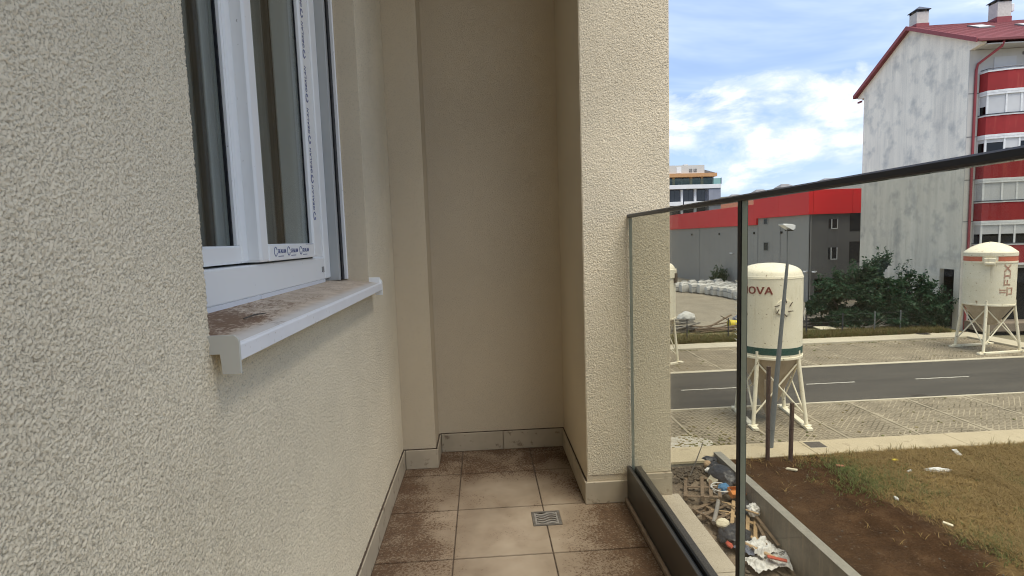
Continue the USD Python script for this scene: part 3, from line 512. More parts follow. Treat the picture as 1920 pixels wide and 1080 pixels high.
# ------------------------------------------------------------------ own building: walls, floor, window
house = thing('balcony_house', 'cream rendered apartment house whose narrow balcony the picture is taken from', 'building')
W0, FZ, TOP = -0.382, 6.0, 8.70
w = MB(); oy0, oy1, oz0, oz1 = 0.752, 1.803, 6.855, 8.30
w.box(-0.62, W0, -3.0, oy0, 5.7, TOP); w.box(-0.62, W0, oy1, 2.31, 5.7, TOP); w.box(-0.62, W0, oy0, oy1, 5.7, oz0); w.box(-0.62, W0, oy0, oy1, oz1, TOP)
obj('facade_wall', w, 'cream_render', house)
def grained(nm, us, vs, put, skip=None, seed=0, amp=0.0025):
    """A rendered surface as real relief: packed 5 mm grains with pits, its rim folded back into the wall."""
    U, V = np.meshgrid(us, vs, indexing='ij'); ca, sa = math.cos(0.6), math.sin(0.6)
    q = np.stack([(U*ca + V*sa), (-U*sa + V*ca)*0.82, 0*U + seed], -1)
    wq = q + 0.004*np.stack([meshkit.noise(q*[90, 90, 1], 71), meshkit.noise(q*[90, 90, 1], 72), 0*U], -1)
    h = 0.62*meshkit.noise(wq*[700, 700, 1], 73) + 0.38*meshkit.noise(wq*[1150, 1150, 1] + 0.37, 74)
    t = np.clip((h - 0.20)/(0.90 - 0.20), 0, 1); h = t*t*(3 - 2*t)*amp + 0.0006*meshkit.noise(wq*[700, 700, 1], 75)
    keep = np.ones((len(us)-1, len(vs)-1), bool)
    if skip is not None:
        uc, vc = (us[1:] + us[:-1])/2, (vs[1:] + vs[:-1])/2; keep &= ~((uc[:, None] > skip[0]) & (uc[:, None] < skip[1]) & (vc[None] > skip[2]) & (vc[None] < skip[3]))
    pad = np.pad(keep, 1); h = np.where(pad[1:, 1:] & pad[:-1, 1:] & pad[1:, :-1] & pad[:-1, :-1], h, -0.004)
    v = put(U, V, h).reshape(-1, 3); i, j = np.nonzero(keep); N = len(vs)
    f = np.stack([i*N + j, (i+1)*N + j, (i+1)*N + j + 1, i*N + j + 1], 1)
    used = np.zeros(len(v), bool); used[f.ravel()] = True; ix = np.cumsum(used) - 1
    o = obj(nm, (v[used], ix[f]), 'cream_render_grain', house, smooth=True)
    dust = np.clip(h/amp, 0, 1).reshape(-1)[used].astype(np.float32)  # relief height; low values take the painted pit shade
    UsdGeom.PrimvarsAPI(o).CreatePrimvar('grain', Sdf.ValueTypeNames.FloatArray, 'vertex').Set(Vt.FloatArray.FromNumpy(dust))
    return o
us = np.concatenate([np.linspace(0.35, 0.752, 335, endpoint=False), np.linspace(0.752, 1.25, 250, endpoint=False), np.linspace(1.25, 1.803, 215, endpoint=False), np.linspace(1.803, 2.3085, 150)])
vs = np.concatenate([np.linspace(6.0885, 6.855, 512, endpoint=False), np.linspace(6.855, 7.62, 510)])
vs = np.concatenate([vs, np.linspace(7.6218, 8.03, 260)])
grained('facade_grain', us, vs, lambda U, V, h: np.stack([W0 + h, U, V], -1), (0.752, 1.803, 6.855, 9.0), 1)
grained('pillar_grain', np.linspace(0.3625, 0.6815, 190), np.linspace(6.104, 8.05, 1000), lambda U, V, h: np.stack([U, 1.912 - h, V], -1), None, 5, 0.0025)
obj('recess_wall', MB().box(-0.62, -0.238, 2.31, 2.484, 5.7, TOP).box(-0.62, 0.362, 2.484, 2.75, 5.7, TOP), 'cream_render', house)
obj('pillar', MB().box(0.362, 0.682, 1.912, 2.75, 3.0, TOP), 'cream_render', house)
obj('end_wall', MB().box(-0.381, 0.36, -2.1, -1.9, 5.7, TOP - 0.002), 'cream_render', house)  # unseen wall, placed this close to hold light off the recess
obj('ceiling_slab', MB().box(-0.62, 0.45, -2.6, 2.75, TOP, TOP + 0.22), 'ceiling_paint', house)  # unseen slab, kept narrow so more sky light reaches the pillar
obj('balcony_slab', MB().box(-0.62, 0.70, -3.0, 1.911, 5.72, 5.972).box(-0.62, 0.361, 1.911, 2.483, 5.72, 5.972), 'grout', house)
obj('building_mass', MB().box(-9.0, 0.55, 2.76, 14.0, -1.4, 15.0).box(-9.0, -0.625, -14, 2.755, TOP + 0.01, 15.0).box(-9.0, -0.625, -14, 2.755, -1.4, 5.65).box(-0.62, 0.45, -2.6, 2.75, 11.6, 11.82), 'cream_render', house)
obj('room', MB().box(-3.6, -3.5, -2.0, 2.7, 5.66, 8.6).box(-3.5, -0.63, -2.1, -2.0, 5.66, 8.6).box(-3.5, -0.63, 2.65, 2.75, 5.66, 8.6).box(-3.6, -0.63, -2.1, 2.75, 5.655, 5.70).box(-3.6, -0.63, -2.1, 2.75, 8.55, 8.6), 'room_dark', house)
# cap stones outside the glass, in lengths
for y0, y1 in ((-3.0, -2.0), (-1.995, -0.995), (-0.99, 0.41), (0.415, 1.43), (1.435, 1.911)):
    obj('cap_stone', MB().box(0.575, 0.712, y0, y1, 5.974, 6.018, 0.004), 'ledge_stone', house)

floor = thing('balcony_floor', 'beige tiled balcony floor stained with brown dirt', 'floor', kind='structure')
obj('mortar_bed', MB().box(-0.381, 0.565, -3.0, 1.911, 5.974, 5.9945).box(-0.381, 0.361, 1.911, 2.483, 5.974, 5.9945), 'grout', floor)
xs = [-0.381, -0.1265, 0.1905, 0.5075, 0.566]; ys = [-3.0 + 0.0] + [1.608 + 0.3075*k for k in range(-14, 3)] + [2.483]
area = shapely.union_all([sbox(-0.372, -3, 0.50, 1.902), sbox(-0.372, 1.8, 0.352, 2.300), sbox(-0.228, 2.2, 0.352, 2.474)])
drain = sbox(0.143, 1.772, 0.246, 1.870)
for i in range(len(xs) - 1):
    for j in range(len(ys) - 1):
        q = sbox(xs[i] + 0.0022, ys[j] + 0.0022, xs[i+1] - 0.0022, ys[j+1] - 0.0022).intersection(area).difference(drain)
        for gg in getattr(q, 'geoms', [q]):
            if gg.area < 1e-3: continue
            inn = gg.buffer(-0.0012, join_style=2)
            mb = MB().prism(gg, 0.0025, z0=5.9955).prism(inn, 0.0012, z0=5.998)
            obj('floor_tile', mb, 'dirty_tile', floor)
def skirt(x0, y0, x1, y1, nx, ny, h=0.082, t=0.009):
    """Skirting tiles along a wall line; (nx, ny) points away from the wall."""
    L = math.hypot(x1-x0, y1-y0); n = max(1, round(L/0.315)); ux, uy = (x1-x0)/L, (y1-y0)/L
    for k in range(n):
        a, b = k*L/n + 0.0012, (k+1)*L/n - 0.0012
        c = [(x0 + ux*a, y0 + uy*a), (x0 + ux*b, y0 + uy*b), (x0 + ux*b + nx*t, y0 + uy*b + ny*t), (x0 + ux*a + nx*t, y0 + uy*a + ny*t)]
        p = Polygon(c); obj('skirting_tile', MB().tm(MBbev(p, h)), 'skirting_stone', floor)
def MBbev(p, h):
    b = p.bounds
    m = MB().box(b[0], b[2], b[1], b[3], 5.999, 6.0 + h, 0.0015).mesh(); return trimesh.Trimesh(*m, process=False)
skirt(W0, -3.0, W0, 2.309, 1, 0, 0.084); skirt(W0 + 0.010, 2.309, -0.229, 2.309, 0, -1, 0.084, 0.0095); skirt(-0.237, 2.300, -0.237, 2.483, 1, 0, 0.084)
skirt(-0.227, 2.483, 0.361, 2.483, 0, -1, 0.086); skirt(0.361, 1.903, 0.361, 2.473, -1, 0, 0.083); skirt(0.352, 1.911, 0.520, 1.911, 0, -1, 0.083)
obj('skirting_tile', MB().box(0.578, 0.684, 1.901, 1.911, 6.018, 6.105, 0.0015), 'skirting_stone', floor)
# the dark dirty joint above the skirting
obj('joint_line', MB().box(W0, W0 + 0.0055, -3.0, 2.308, 6.084, 6.0885).box(W0 + 0.006, -0.230, 2.3035, 2.309, 6.084, 6.0875).box(-0.2365, -0.2315, 2.304, 2.482, 6.084, 6.0875).box(-0.23, 0.3605, 2.478, 2.483, 6.086, 6.0895).box(0.3565, 0.361, 1.913, 2.477, 6.083, 6.0865), 'grout', floor)

# window: outer frame with sashes as sub-parts
XF, XR, XL = -0.490, -0.478, -0.506
win = obj('window', MB().box(-0.55, XF, 0.70, 1.690, 6.895, 6.962, 0.003).box(-0.55, XF, 1.690, 1.747, 6.895, 8.30, 0.003).box(-0.55, XF, 0.70, 0.752, 6.962, 8.30, 0.003), 'pvc', house, label='white plastic window frame set in the wall')
obj('sash', MB().box(-0.56, XL, 0.755, 1.158, 6.967, 7.004, 0.004).box(-0.56, XL, 1.158, 1.1965, 6.967, 8.30, 0.004), 'pvc', win, label='left sash, set deeper')
obj('glazing_bead', MB().box(-0.534, XL - 0.004, 1.1505, 1.1575, 7.0045, 8.30, 0.002), 'pvc', win)
obj('pane', MB().box(-0.530, -0.524, 0.755, 1.150, 7.0, 8.30), 'window_glass', win)
sash2 = MB().box(-0.56, XR, 1.187, 1.231, 6.967, 8.30, 0.005).box(-0.56, XR, 1.231, 1.556, 6.967, 7.006, 0.003).box(-0.56, XR, 1.556, 1.592, 6.967, 8.30, 0.005)
obj('sash', sash2, 'pvc', win, label='right sash with printed film strip')
obj('pane', MB().box(-0.500, -0.494, 1.231, 1.556, 7.0, 8.30), 'window_glass', win)
obj('gasket', MB().box(-0.558, XF - 0.008, 1.593, 1.601, 6.962, 8.30).box(-0.4935, XR - 0.012, 1.551, 1.5555, 7.0065, 8.3).box(-0.5235, XL - 0.012, 1.1455, 1.150, 7.0045, 8.3), 'rubber', win)
obj('frame_rebate', MB().box(-0.556, XF - 0.004, 1.6015, 1.6895, 6.962, 8.30, 0.006), 'pvc', win)
def film_text(txt, h, origin, xdir, ydir, bold=True, depth=0.0006):
    m = meshkit.text_mesh(txt, h, depth, bold); x = np.array(xdir, float); y = np.array(ydir, float); z = np.cross(x, y)
    v = np.array(m.vertices); return np.array(origin) + v[:, :1]*x + v[:, 1:2]*y + v[:, 2:]*z, np.array(m.faces)
tx = MB()
for y0 in (1.268, 1.352, 1.440):
    th = np.linspace(0.4, 2*np.pi - 0.3, 18); c = np.array([XR + 0.0004, y0, 6.988])
    tx.tube([c + np.array([0, 0.0085*math.cos(t), 0.0105*math.sin(t)]) for t in th], 0.0009, 4)
    tx.add(*film_text('GEALAN', 0.0095, (XR + 0.0002, y0 + 0.013, 6.9840), (0, 1, 0), (0, 0, 1), False))
    tx.box(XR, XR + 0.0005, y0 + 0.016, y0 + 0.050, 6.9760, 6.9775)
tx.box(XR, XR + 0.0005, 1.485, 1.55, 7.0035, 7.0045)
for z0 in (7.10, 7.205, 7.315, 7.43, 7.55, 7.66, 7.78):
    tx.add(*film_text('GEALAN', 0.013, (XR + 0.0002, 1.583, z0), (0, 0, 1), (0, -1, 0), False))
    th = np.linspace(0.4, 2*np.pi - 0.3, 18); c = np.array([XR + 0.0004, 1.577, z0 - 0.016]); tx.tube([c + np.array([0, 0.0085*math.cos(t), 0.011*math.sin(t)]) for t in th], 0.0013, 4)
obj('printed_lettering', tx, 'ink', win, label='blue maker lettering printed on the protective film')
obj('drain_slot', MB().box(XF, XF + 0.002, 1.655, 1.672, 6.920, 6.934).box(XF, XF + 0.003, 1.655, 1.672, 6.918, 6.920), 'grey_trim', win)
gr = obj('guide_rail', MB().box(-0.55, -0.463, 1.7475, 1.768, 6.885, 8.30, 0.002), 'guide_rail', house)
obj('rail_slot', MB().box(-0.55, -0.4585, 1.7685, 1.7925, 6.885, 8.30), 'rubber', gr)
obj('rail_trim', MB().box(-0.55, -0.448, 1.793, 1.8025, 6.885, 8.30, 0.002), 'pvc', gr)
# window sill of folded sheet with end caps
z_b, z_f = 6.8885, 6.868
sill = obj('window_sill', MB().add([(-0.52, 0.752, z_b), (-0.348, 0.752, z_f), (-0.348, 1.812, z_f), (-0.52, 1.812, z_b)], [[0, 1, 2, 3]]).add([(-0.52, 0.752, z_b - 0.002), (-0.348, 0.752, z_f - 0.002), (-0.348, 1.812, z_f - 0.002), (-0.52, 1.812, z_b - 0.002)], [[3, 2, 1, 0]]), 'dusty_sill', house, label='metal window sill covered in brown dust')
lip = np.array([(-0.348, z_f), (-0.3435, z_f - 0.001), (-0.342, z_f - 0.004), (-0.342, 6.8435), (-0.3435, 6.8435), (-0.3435, z_f - 0.006), (-0.349, z_f - 0.003)])
obj('front_lip', MB().prism(Polygon(lip), 1.060, np.array([[1, 0, 0, 0], [0, 0, 1, 0.752], [0, 1, 0, 0], [0, 0, 0, 1]])), 'alu_white', sill)
obj('upstand', MB().box(-0.4935, -0.4915, 0.752, 1.195, z_b - 0.008, 6.8945).box(-0.4935, -0.4915, 1.205, 1.690, z_b - 0.008, 6.8945).box(-0.4960, -0.4935, 1.195, 1.205, z_b - 0.008, 6.8945), 'alu_white', sill)
capp = Polygon([(-0.383, 6.880), (-0.347, 6.880), (-0.3425, 6.8765), (-0.3405, 6.872), (-0.3405, 6.826), (-0.365, 6.826), (-0.367, 6.854), (-0.383, 6.854)])
T0 = np.array([[1, 0, 0, 0], [0, 0, 1, 0.747], [0, 1, 0, 0], [0, 0, 0, 1]], float)
obj('end_cap', MB().prism(capp, 0.0048, T0), 'pvc_cap', sill)
T1 = T0.copy(); T1[1, 3] = 1.8125; obj('end_cap', MB().prism(capp, 0.005, T1), 'pvc', sill)
obj('side_upstand', MB().box(-0.50, -0.346, 1.8035, 1.812, z_f - 0.002, 6.886, 0.0015), 'pvc', sill)
obj('twig', MB().tube([(-0.412, 0.93, z_f + 0.011), (-0.409, 0.965, z_f + 0.0125), (-0.402, 1.00, z_f + 0.0105)], [0.0012, 0.0016, 0.0008], 5), 'twig', label='short dark twig lying on the dusty window sill', cat='twig')
cv = []
yy = np.linspace(0.2, 2.4, 520); xx = -0.60 + 0.013*np.sin(yy*88 + 1.6*np.sin(yy*9)) + 0.006*np.sin(yy*190)
for z in (5.80, 8.50): cv.append(np.stack([xx, yy, np.full_like(yy, z)], 1))
n_ = len(yy); cm = MB().add(np.vstack(cv), [[i, i+1, n_+i+1, n_+i] for i in range(n_-1)])
obj('curtain', cm, 'curtain', smooth=True, label='grey curtain in vertical folds hanging behind the window', cat='curtain')

# floor drain
fd = thing('floor_drain', 'small square metal floor drain with wavy slots', 'drain', (0.1945, 1.821, 5.9995))
obj('frame', MB().box(-0.0505, 0.0505, -0.048, -0.040, -0.003, 0.001).box(-0.0505, 0.0505, 0.040, 0.048, -0.003, 0.001).box(-0.0505, -0.042, -0.040, 0.040, -0.003, 0.001).box(0.042, 0.0505, -0.040, 0.040, -0.003, 0.001), 'drain_frame', fd)
obj('cup', MB().box(-0.042, 0.042, -0.040, 0.040, -0.012, -0.006), 'dark_hole', fd)
wave = lambda x: 0.0065*math.sin(x*95)
for k in range(5):
    y0 = -0.032 + 0.016*k; X = np.linspace(-0.036, 0.036, 17); hw = 0.0030 if k not in (0, 4) else 0.0050
    p = LineString([(x, y0 + wave(x)) for x in X]).buffer(hw, cap_style=2)
    obj('wavy_bar', MB().prism(p, 0.003, z0=-0.0035), 'steel_grate', fd)
for x0 in (-0.0418, 0.0355): obj('side_bar', MB().box(x0, x0 + 0.0063, -0.0398, 0.0398, -0.0034, -0.0006), 'steel_grate', fd)

# glass railing
rail = thing('glass_railing', 'frameless tinted glass balcony railing with dark handrail', 'railing')
obj('base_channel', MB().box(0.512, 0.5225, -2.6, 1.905, 5.997, 6.140, 0.0015).box(0.5445, 0.566, -2.6, 1.905, 5.997, 6.136, 0.0015).box(0.5225, 0.5445, -2.6, 1.905, 5.997, 6.02), 'shoe_metal', rail)
obj('rubber_seal', MB().box(0.5226, 0.5268, -2.6, 1.904, 6.10, 6.1375).box(0.5402, 0.5444, -2.6, 1.904, 6.10, 6.1345), 'rubber', rail)
obj('edge_strip', MB().box(0.500, 0.5119, -2.6, 1.901, 5.997, 6.020, 0.004), 'seal_strip', rail)
for y0, y1 in ((1.0765, 1.897), (-0.60, 1.0615), (-2.28, -0.62)):
    g1 = obj('glass_pane', MB().box(0.5275, 0.5395, y0 + 0.001, y1 - 0.001, 6.03, 7.0615), 'rail_glass', rail)
    obj('polished_edge', MB().box(0.528, 0.539, y0, y0 + 0.0009, 6.03, 7.0615).box(0.528, 0.539, y1 - 0.0009, y1, 6.03, 7.0615), 'glass_edge', g1)
obj('joint_seal', MB().box(0.526, 0.541, 1.0622, 1.0760, 6.141, 7.0615), 'rubber', rail)
obj('joint_seal', MB().box(0.526, 0.541, -0.6195, -0.6005, 6.141, 7.0615), 'rubber', rail)
obj('handrail', MB().box(0.5235, 0.5435, -2.6, 1.909, 7.0620, 7.0742, 0.0025), 'rail_dark', rail)
# ------------------------------------------------------------------ trench wall and litter
tw = thing('trench_wall', 'long grey concrete retaining wall along the littered trench', 'wall')
obj('wall_body', MB().box(7.0, 7.235, 2.0, 15.80, -1.4, 0.146), 'concrete_wall', tw)
for y0 in np.arange(2.0, 15.7, 2.3):
    obj('wall_top', MB().box(6.998, 7.237, y0 + 0.003, min(y0 + 2.297, 15.802), 0.146, 0.156, 0.003), 'concrete_cap', tw)
def pallet(label, c, rz, tilt, material, w=1.2, d=0.8, nb=5, broken=()):
    p = thing('pallet', label, 'pallet', c, rz)
    R = trimesh.transformations.euler_matrix(*tilt)
    def put(nm, mb):
        v, f = mb.mesh(); obj(nm, (v @ R[:3, :3].T, f), material, p)
    for k in range(nb):
        if k in broken: continue
        y = -d/2 + 0.05 + k*(d - 0.1)/(nb - 1); put('top_board', MB().box(-w/2, w/2, y - 0.045, y + 0.045, 0.122, 0.144, 0.002))
    for x in (-w/2 + 0.05, 0, w/2 - 0.05):
        put('cross_board', MB().box(x - 0.05, x + 0.05, -d/2, d/2, 0.100, 0.121, 0.002))
        for y in (-d/2 + 0.06, 0, d/2 - 0.06): put('block', MB().box(x - 0.045, x + 0.045, y - 0.05, y + 0.05, 0.024, 0.0995, 0.003))
    for y in (-d/2 + 0.06, 0, d/2 - 0.06): put('bottom_board', MB().box(-w/2, w/2, y - 0.045, y + 0.045, 0.0, 0.0235, 0.002))
    return p
pallet('dark weathered pallet lying flat in the trench below the black sack', (6.0, 14.25, -0.30), 68, (rad(-6), 0, 0), 'old_timber', 1.25, 1.0, 5, (3,))
pallet('light new pallet leaning in the trench behind the glass joint', (6.62, 12.95, -0.62), 62, (rad(14), rad(-8), 0), 'new_timber', 1.25, 0.85, 5)
pallet('broken brown pallet half buried among boards in the trench', (5.95, 13.35, -0.52), 35, (rad(4), rad(6), 0), 'old_timber', 1.1, 0.7, 5, (1, 3))
for k, (lab, a, b, wd, mt) in enumerate([
        ('thin pale batten lying across the boards in the trench', (5.95, 13.75, -0.30), (6.45, 13.45, -0.30), 0.04, 'new_timber'),
        ('second pale batten, shorter, below the first one', (5.85, 13.35, -0.38), (6.25, 13.15, -0.36), 0.045, 'new_timber'),
        ('wide grey board on edge beside the ledge in the trench', (5.62, 13.55, -0.50), (5.95, 12.55, -0.52), 0.12, 'grey_timber'),
        ('brown plank standing against the trench wall beside the white ball', (6.86, 12.95, -0.38), (6.92, 11.95, -0.62), 0.08, 'old_timber'),
        ('light timber slat sticking up by the orange crate', (6.35, 13.45, -0.30), (6.75, 12.6, -0.15), 0.06, 'new_timber'),
        ('dark board lying crossways under the brown pipe', (5.7, 13.0, -0.52), (6.3, 13.1, -0.48), 0.10, 'old_timber'),
        ('narrow strip of wood near the black sack in the trench', (6.05, 13.1, -0.42), (6.55, 13.25, -0.36), 0.05, 'new_timber')]):
    a, b = np.array(a), np.array(b); d = b - a; L = np.linalg.norm(d)
    obj('board', MB().obox((a + b)/2, (L, wd, 0.022), (0, -math.asin(d[2]/L), math.atan2(d[1], d[0])), 0.002), mt, label=lab, cat='board')
obj('stick', MB().tube([(5.9, 14.92, -0.15), (6.25, 15.3, 0.15), (6.62, 15.70, 0.52)], [0.022, 0.018, 0.012], 6), 'twig', smooth=True, label='thin crooked stick leaning up at the trench end', cat='stick')
obj('pipe', MB().tube([(5.66, 12.75, -0.40), (6.0, 13.3, -0.28), (6.3, 13.85, -0.20)], 0.055, 12), 'grey_pipe', smooth=True, label='grey brown pipe slanting over the boards in the trench', cat='pipe')
obj('rubbish_sack', lump((6.72, 14.55, -0.08), (0.62, 1.05, 0.62), 3, 0.22, 4, 1.6, rz=0.25), 'black_bag', smooth=True, label='large dull black rubbish sack against the trench wall', cat='rubbish sack')
obj('rubbish_sack', lump((6.72, 15.22, -0.05), (0.42, 0.40, 0.26), 4, 0.3, 4, 1.8), 'black_bag', smooth=True, label='small black bag behind the large black sack', cat='rubbish sack')
obj('rubbish_sack', lump((6.80, 15.60, -0.02), (0.55, 0.35, 0.24), 5, 0.3, 4, 1.8), 'black_bag', smooth=True, label='flat black bag at the far end of the trench wall', cat='rubbish sack')
obj('rubbish_sack', lump((6.05, 12.45, -0.62), (0.75, 0.85, 0.50), 6, 0.28, 4, 1.9), 'black_bag', smooth=True, label='slack black sack under the cream foam block', cat='rubbish sack')
obj('rubbish_sack', lump((6.80, 13.45, -0.40), (0.42, 0.75, 0.36), 7, 0.28, 4, 1.9), 'black_bag', smooth=True, label='dark sack by the trench wall next to the orange crate', cat='rubbish sack')
obj('cardboard_lump', lump((6.58, 15.28, 0.0), (0.24, 0.20, 0.26), 8, 0.2, 2, 1.5), 'cardboard', label='brown cardboard lump at the trench end', cat='cardboard')
obj('paper', lump((6.52, 14.98, -0.05), (0.30, 0.20, 0.14), 9, 0.5, 3, 2.6), 'white_sack', label='crumpled white paper beside the small black bag', cat='paper')
obj('foam_board', MB().obox((6.42, 14.5, -0.14), (0.10, 0.34, 0.30), (0.3, 0.5, 0.2), 0.006), 'yellow_plastic' if False else 'cream_foam', label='yellowish foam board propped beside the large black sack', cat='foam board')
th = np.linspace(0, 7*np.pi, 80)
obj('hose', MB().tube(np.stack([6.40 + (0.18 + 0.012*th/np.pi)*np.cos(th), 13.98 + (0.16 + 0.01*th/np.pi)*np.sin(th), -0.22 + 0.02*th/np.pi + 0.03*np.sin(th*1.3)], 1), 0.017, 6), 'hose_white', smooth=True, label='coiled pale hose beside the blue cloth', cat='hose')
obj('cloth', lump((6.50, 13.98, -0.14), (0.34, 0.30, 0.26), 11, 0.4, 3, 2.4), 'blue_cloth', smooth=True, label='crumpled blue cloth inside the pale hose coil', cat='cloth')
oc = thing('plastic_crate', 'broken orange plastic crate beside the trench wall', 'crate', (6.74, 13.82, -0.22), 12)
R = trimesh.transformations.euler_matrix(rad(28), rad(6), 0)[:3, :3]
def oput(nm, mb): v, f = mb.mesh(); obj(nm, (v @ R.T, f), 'orange_plastic', oc)
oput('crate_floor', MB().box(-0.22, 0.22, -0.14, 0.14, 0, 0.012, 0.002)); oput('crate_side', MB().box(-0.22, 0.22, 0.128, 0.14, 0.0125, 0.13, 0.002)); oput('crate_side', MB().box(-0.22, 0.22, -0.14, -0.128, 0.0125, 0.16, 0.002))
oput('crate_end', MB().box(-0.22, -0.208, -0.1275, 0.1275, 0.0125, 0.14, 0.002)); oput('crate_end', MB().box(0.208, 0.22, -0.1275, 0.1275, 0.0125, 0.10, 0.002))
obj('foil_ball', lump((6.86, 13.05, -0.30), (0.30, 0.34, 0.34), 13, 0.35, 4, 3.2, flat=False), 'white_sack', smooth=True, label='crumpled white plastic ball against the trench wall', cat='plastic ball')
obj('foam_block', lump((5.88, 12.72, -0.42), (0.34, 0.30, 0.26), 14, 0.22, 3, 1.6), 'cream_foam', label='cream foam block lying on the slack black sack', cat='foam block')
def sheet_lump(c, size, seed, amp, tilt=(0, 0, 0)):
    """A crumpled sheet with its own thickness."""
    n = 34; u = np.linspace(-0.5, 0.5, n); X, Y = np.meshgrid(u, u, indexing='ij')
    e = 0.5 + 0.09*(meshkit.fbm(np.stack([np.sign(X)*3 + X*4, Y*4, 0*X + seed], -1), 3, seed) - 0.5)
    P = np.stack([X*2*e, Y*2*e, 0*X], -1)
    Z = amp*(2*np.abs(meshkit.fbm(P*3.2 + seed*5.1, 3, seed) - 0.5) + 0.55*np.abs(meshkit.fbm(P*8 + seed, 3, seed + 1) - 0.5))
    up_ = np.stack([P[..., 0]*size[0], P[..., 1]*size[1], Z], -1).reshape(-1, 3); lo_ = up_ - np.array([0, 0, 0.008])
    i, j = np.meshgrid(np.arange(n-1), np.arange(n-1), indexing='ij'); i, j = i.ravel(), j.ravel()
    q = np.stack([i*n + j, (i+1)*n + j, (i+1)*n + j + 1, i*n + j + 1], 1); N = n*n
    rim = [k for k in range(n)] + [k*n + n-1 for k in range(1, n)] + [(n-1)*n + k for k in range(n-2, -1, -1)] + [k*n for k in range(n-2, 0, -1)]
    sides = [[rim[k], rim[(k+1) % len(rim)], N + rim[(k+1) % len(rim)], N + rim[k]] for k in range(len(rim))]
    v = np.vstack([up_, lo_]); T = trimesh.transformations.euler_matrix(*tilt)
    return v @ T[:3, :3].T + np.array(c), np.vstack([q, q[:, ::-1] + N, np.array(sides)])
obj('empty_sack', sheet_lump((6.52, 11.98, -0.70), (0.80, 0.62), 1, 0.30, (0.1, 0.15, 0.4)), 'white_sack', smooth=30, label='white empty cement sack heaped on the pile by the trench wall', cat='sack')
s2 = obj('empty_sack', sheet_lump((6.78, 11.62, -0.76), (0.42, 0.55), 2, 0.16, (0.25, 0.1, -0.3)), 'white_sack', smooth=30, label='white printed sack lying nearest the trench wall', cat='sack')
obj('empty_sack', sheet_lump((6.28, 11.55, -0.78), (0.60, 0.50), 3, 0.20, (0.15, -0.1, 0.2)), 'white_sack', smooth=30, label='white sack crumpled under the brown tube at the bottom', cat='sack')
obj('empty_sack', sheet_lump((6.12, 12.02, -0.66), (0.35, 0.5), 4, 0.22, (0.1, -0.2, 0.8)), 'blue_grey_film', smooth=30, label='blue grey plastic film beside the white cement sack', cat='film')
v, f = film_text('GIPS', 0.075, (6.70, 11.50, -0.585), (0.92, 0.30, 0.05), (-0.28, 0.88, 0.38), True, 0.004)
obj('printed_word', (v, f), 'dark_hole', s2)
obj('tube', MB().tube([(6.08, 12.05, -0.55), (6.58, 11.45, -0.62)], 0.045, 10), 'cardboard', smooth=True, label='brown cardboard tube lying between the white sacks', cat='tube')
obj('plastic_strip', MB().obox((6.58, 11.42, -0.60), (0.42, 0.09, 0.035), (0.1, 0.12, -0.35), 0.006), 'red_plastic', label='red plastic strip on the white sacks', cat='plastic strip')
obj('plastic_piece', lump((5.74, 12.05, -0.58), (0.14, 0.26, 0.10), 17, 0.3, 3, 2.0), 'red_plastic', smooth=True, label='red orange plastic piece beside the slack black sack', cat='plastic piece')
obj('board', MB().obox((6.75, 12.3, -0.60), (0.09, 1.0, 0.03), (0.18, 0.2, -0.12), 0.002), 'old_timber', label='brown plank running along the foot of the trench wall', cat='board')
r = np.random.default_rng(31); rb = MB()
for k in range(620):
    x, y = r.uniform(4.6, 6.98), r.uniform(10.5, 15.35) if k < 120 else 15.35 - abs(r.normal(0, 0.30)); s = r.uniform(0.03, 0.13)
    if k % 3: rb.add(*lump((x, y, float(trench_z(y)) + 0.02), (s*1.6, s, s*0.7), k, 0.3, 1, rz=k))
    else: rb.obox((x, y, float(trench_z(y)) + 0.05), (s*2.2, s*0.45, 0.018), (r.uniform(-.4, .4), r.uniform(-.4, .4), r.uniform(0, 3)))
obj('rubble', rb, 'rubble', label='brown rubble and wood scraps covering the trench floor', cat='rubble', kind='stuff')

# litter on the earth lot
obj('rag', lump((12.7, 13.95, 0.05), (0.62, 0.20, 0.13), 21, 0.75, 4, 3.4, rz=-0.25), 'white_sack', smooth=True, label='long pale rag lying in the dry grass', cat='rag')
for k, (x, y, s, mt, lab, nm) in enumerate([(10.25, 14.55, 0.16, 'brick_red', 'pinkish broken brick at the upper edge of the green grass', 'brick'), (10.35, 12.55, 0.13, 'white_sack', 'short white plastic scrap on the brown earth', 'plastic_scrap'), (8.78, 14.55, 0.20, 'cream_foam', 'pale wood offcut on brown earth near the steel posts', 'wood_offcut'),
        (11.9, 14.0, 0.09, 'white_sack', 'small white scrap right of the green grass', 'plastic_scrap'), (14.3, 15.05, 0.22, 'white_sack', 'flat white litter by the sidewalk edge at right', 'plastic_scrap'), (10.6, 11.3, 0.13, 'cream_foam', 'tan stone on the earth below the grass', 'stone'), (12.1, 14.75, 0.15, 'yellow_plastic', 'yellow scrap in the grass below the sidewalk', 'plastic_scrap')]):
    obj(nm, MB().obox((x, y, float(lot_z(np.array(x), np.array(y))) + 0.03), (s*1.5, s*0.6, 0.05), (0.1, 0.15, k*1.1), 0.008), mt, label=lab, cat=nm.replace('_', ' '))

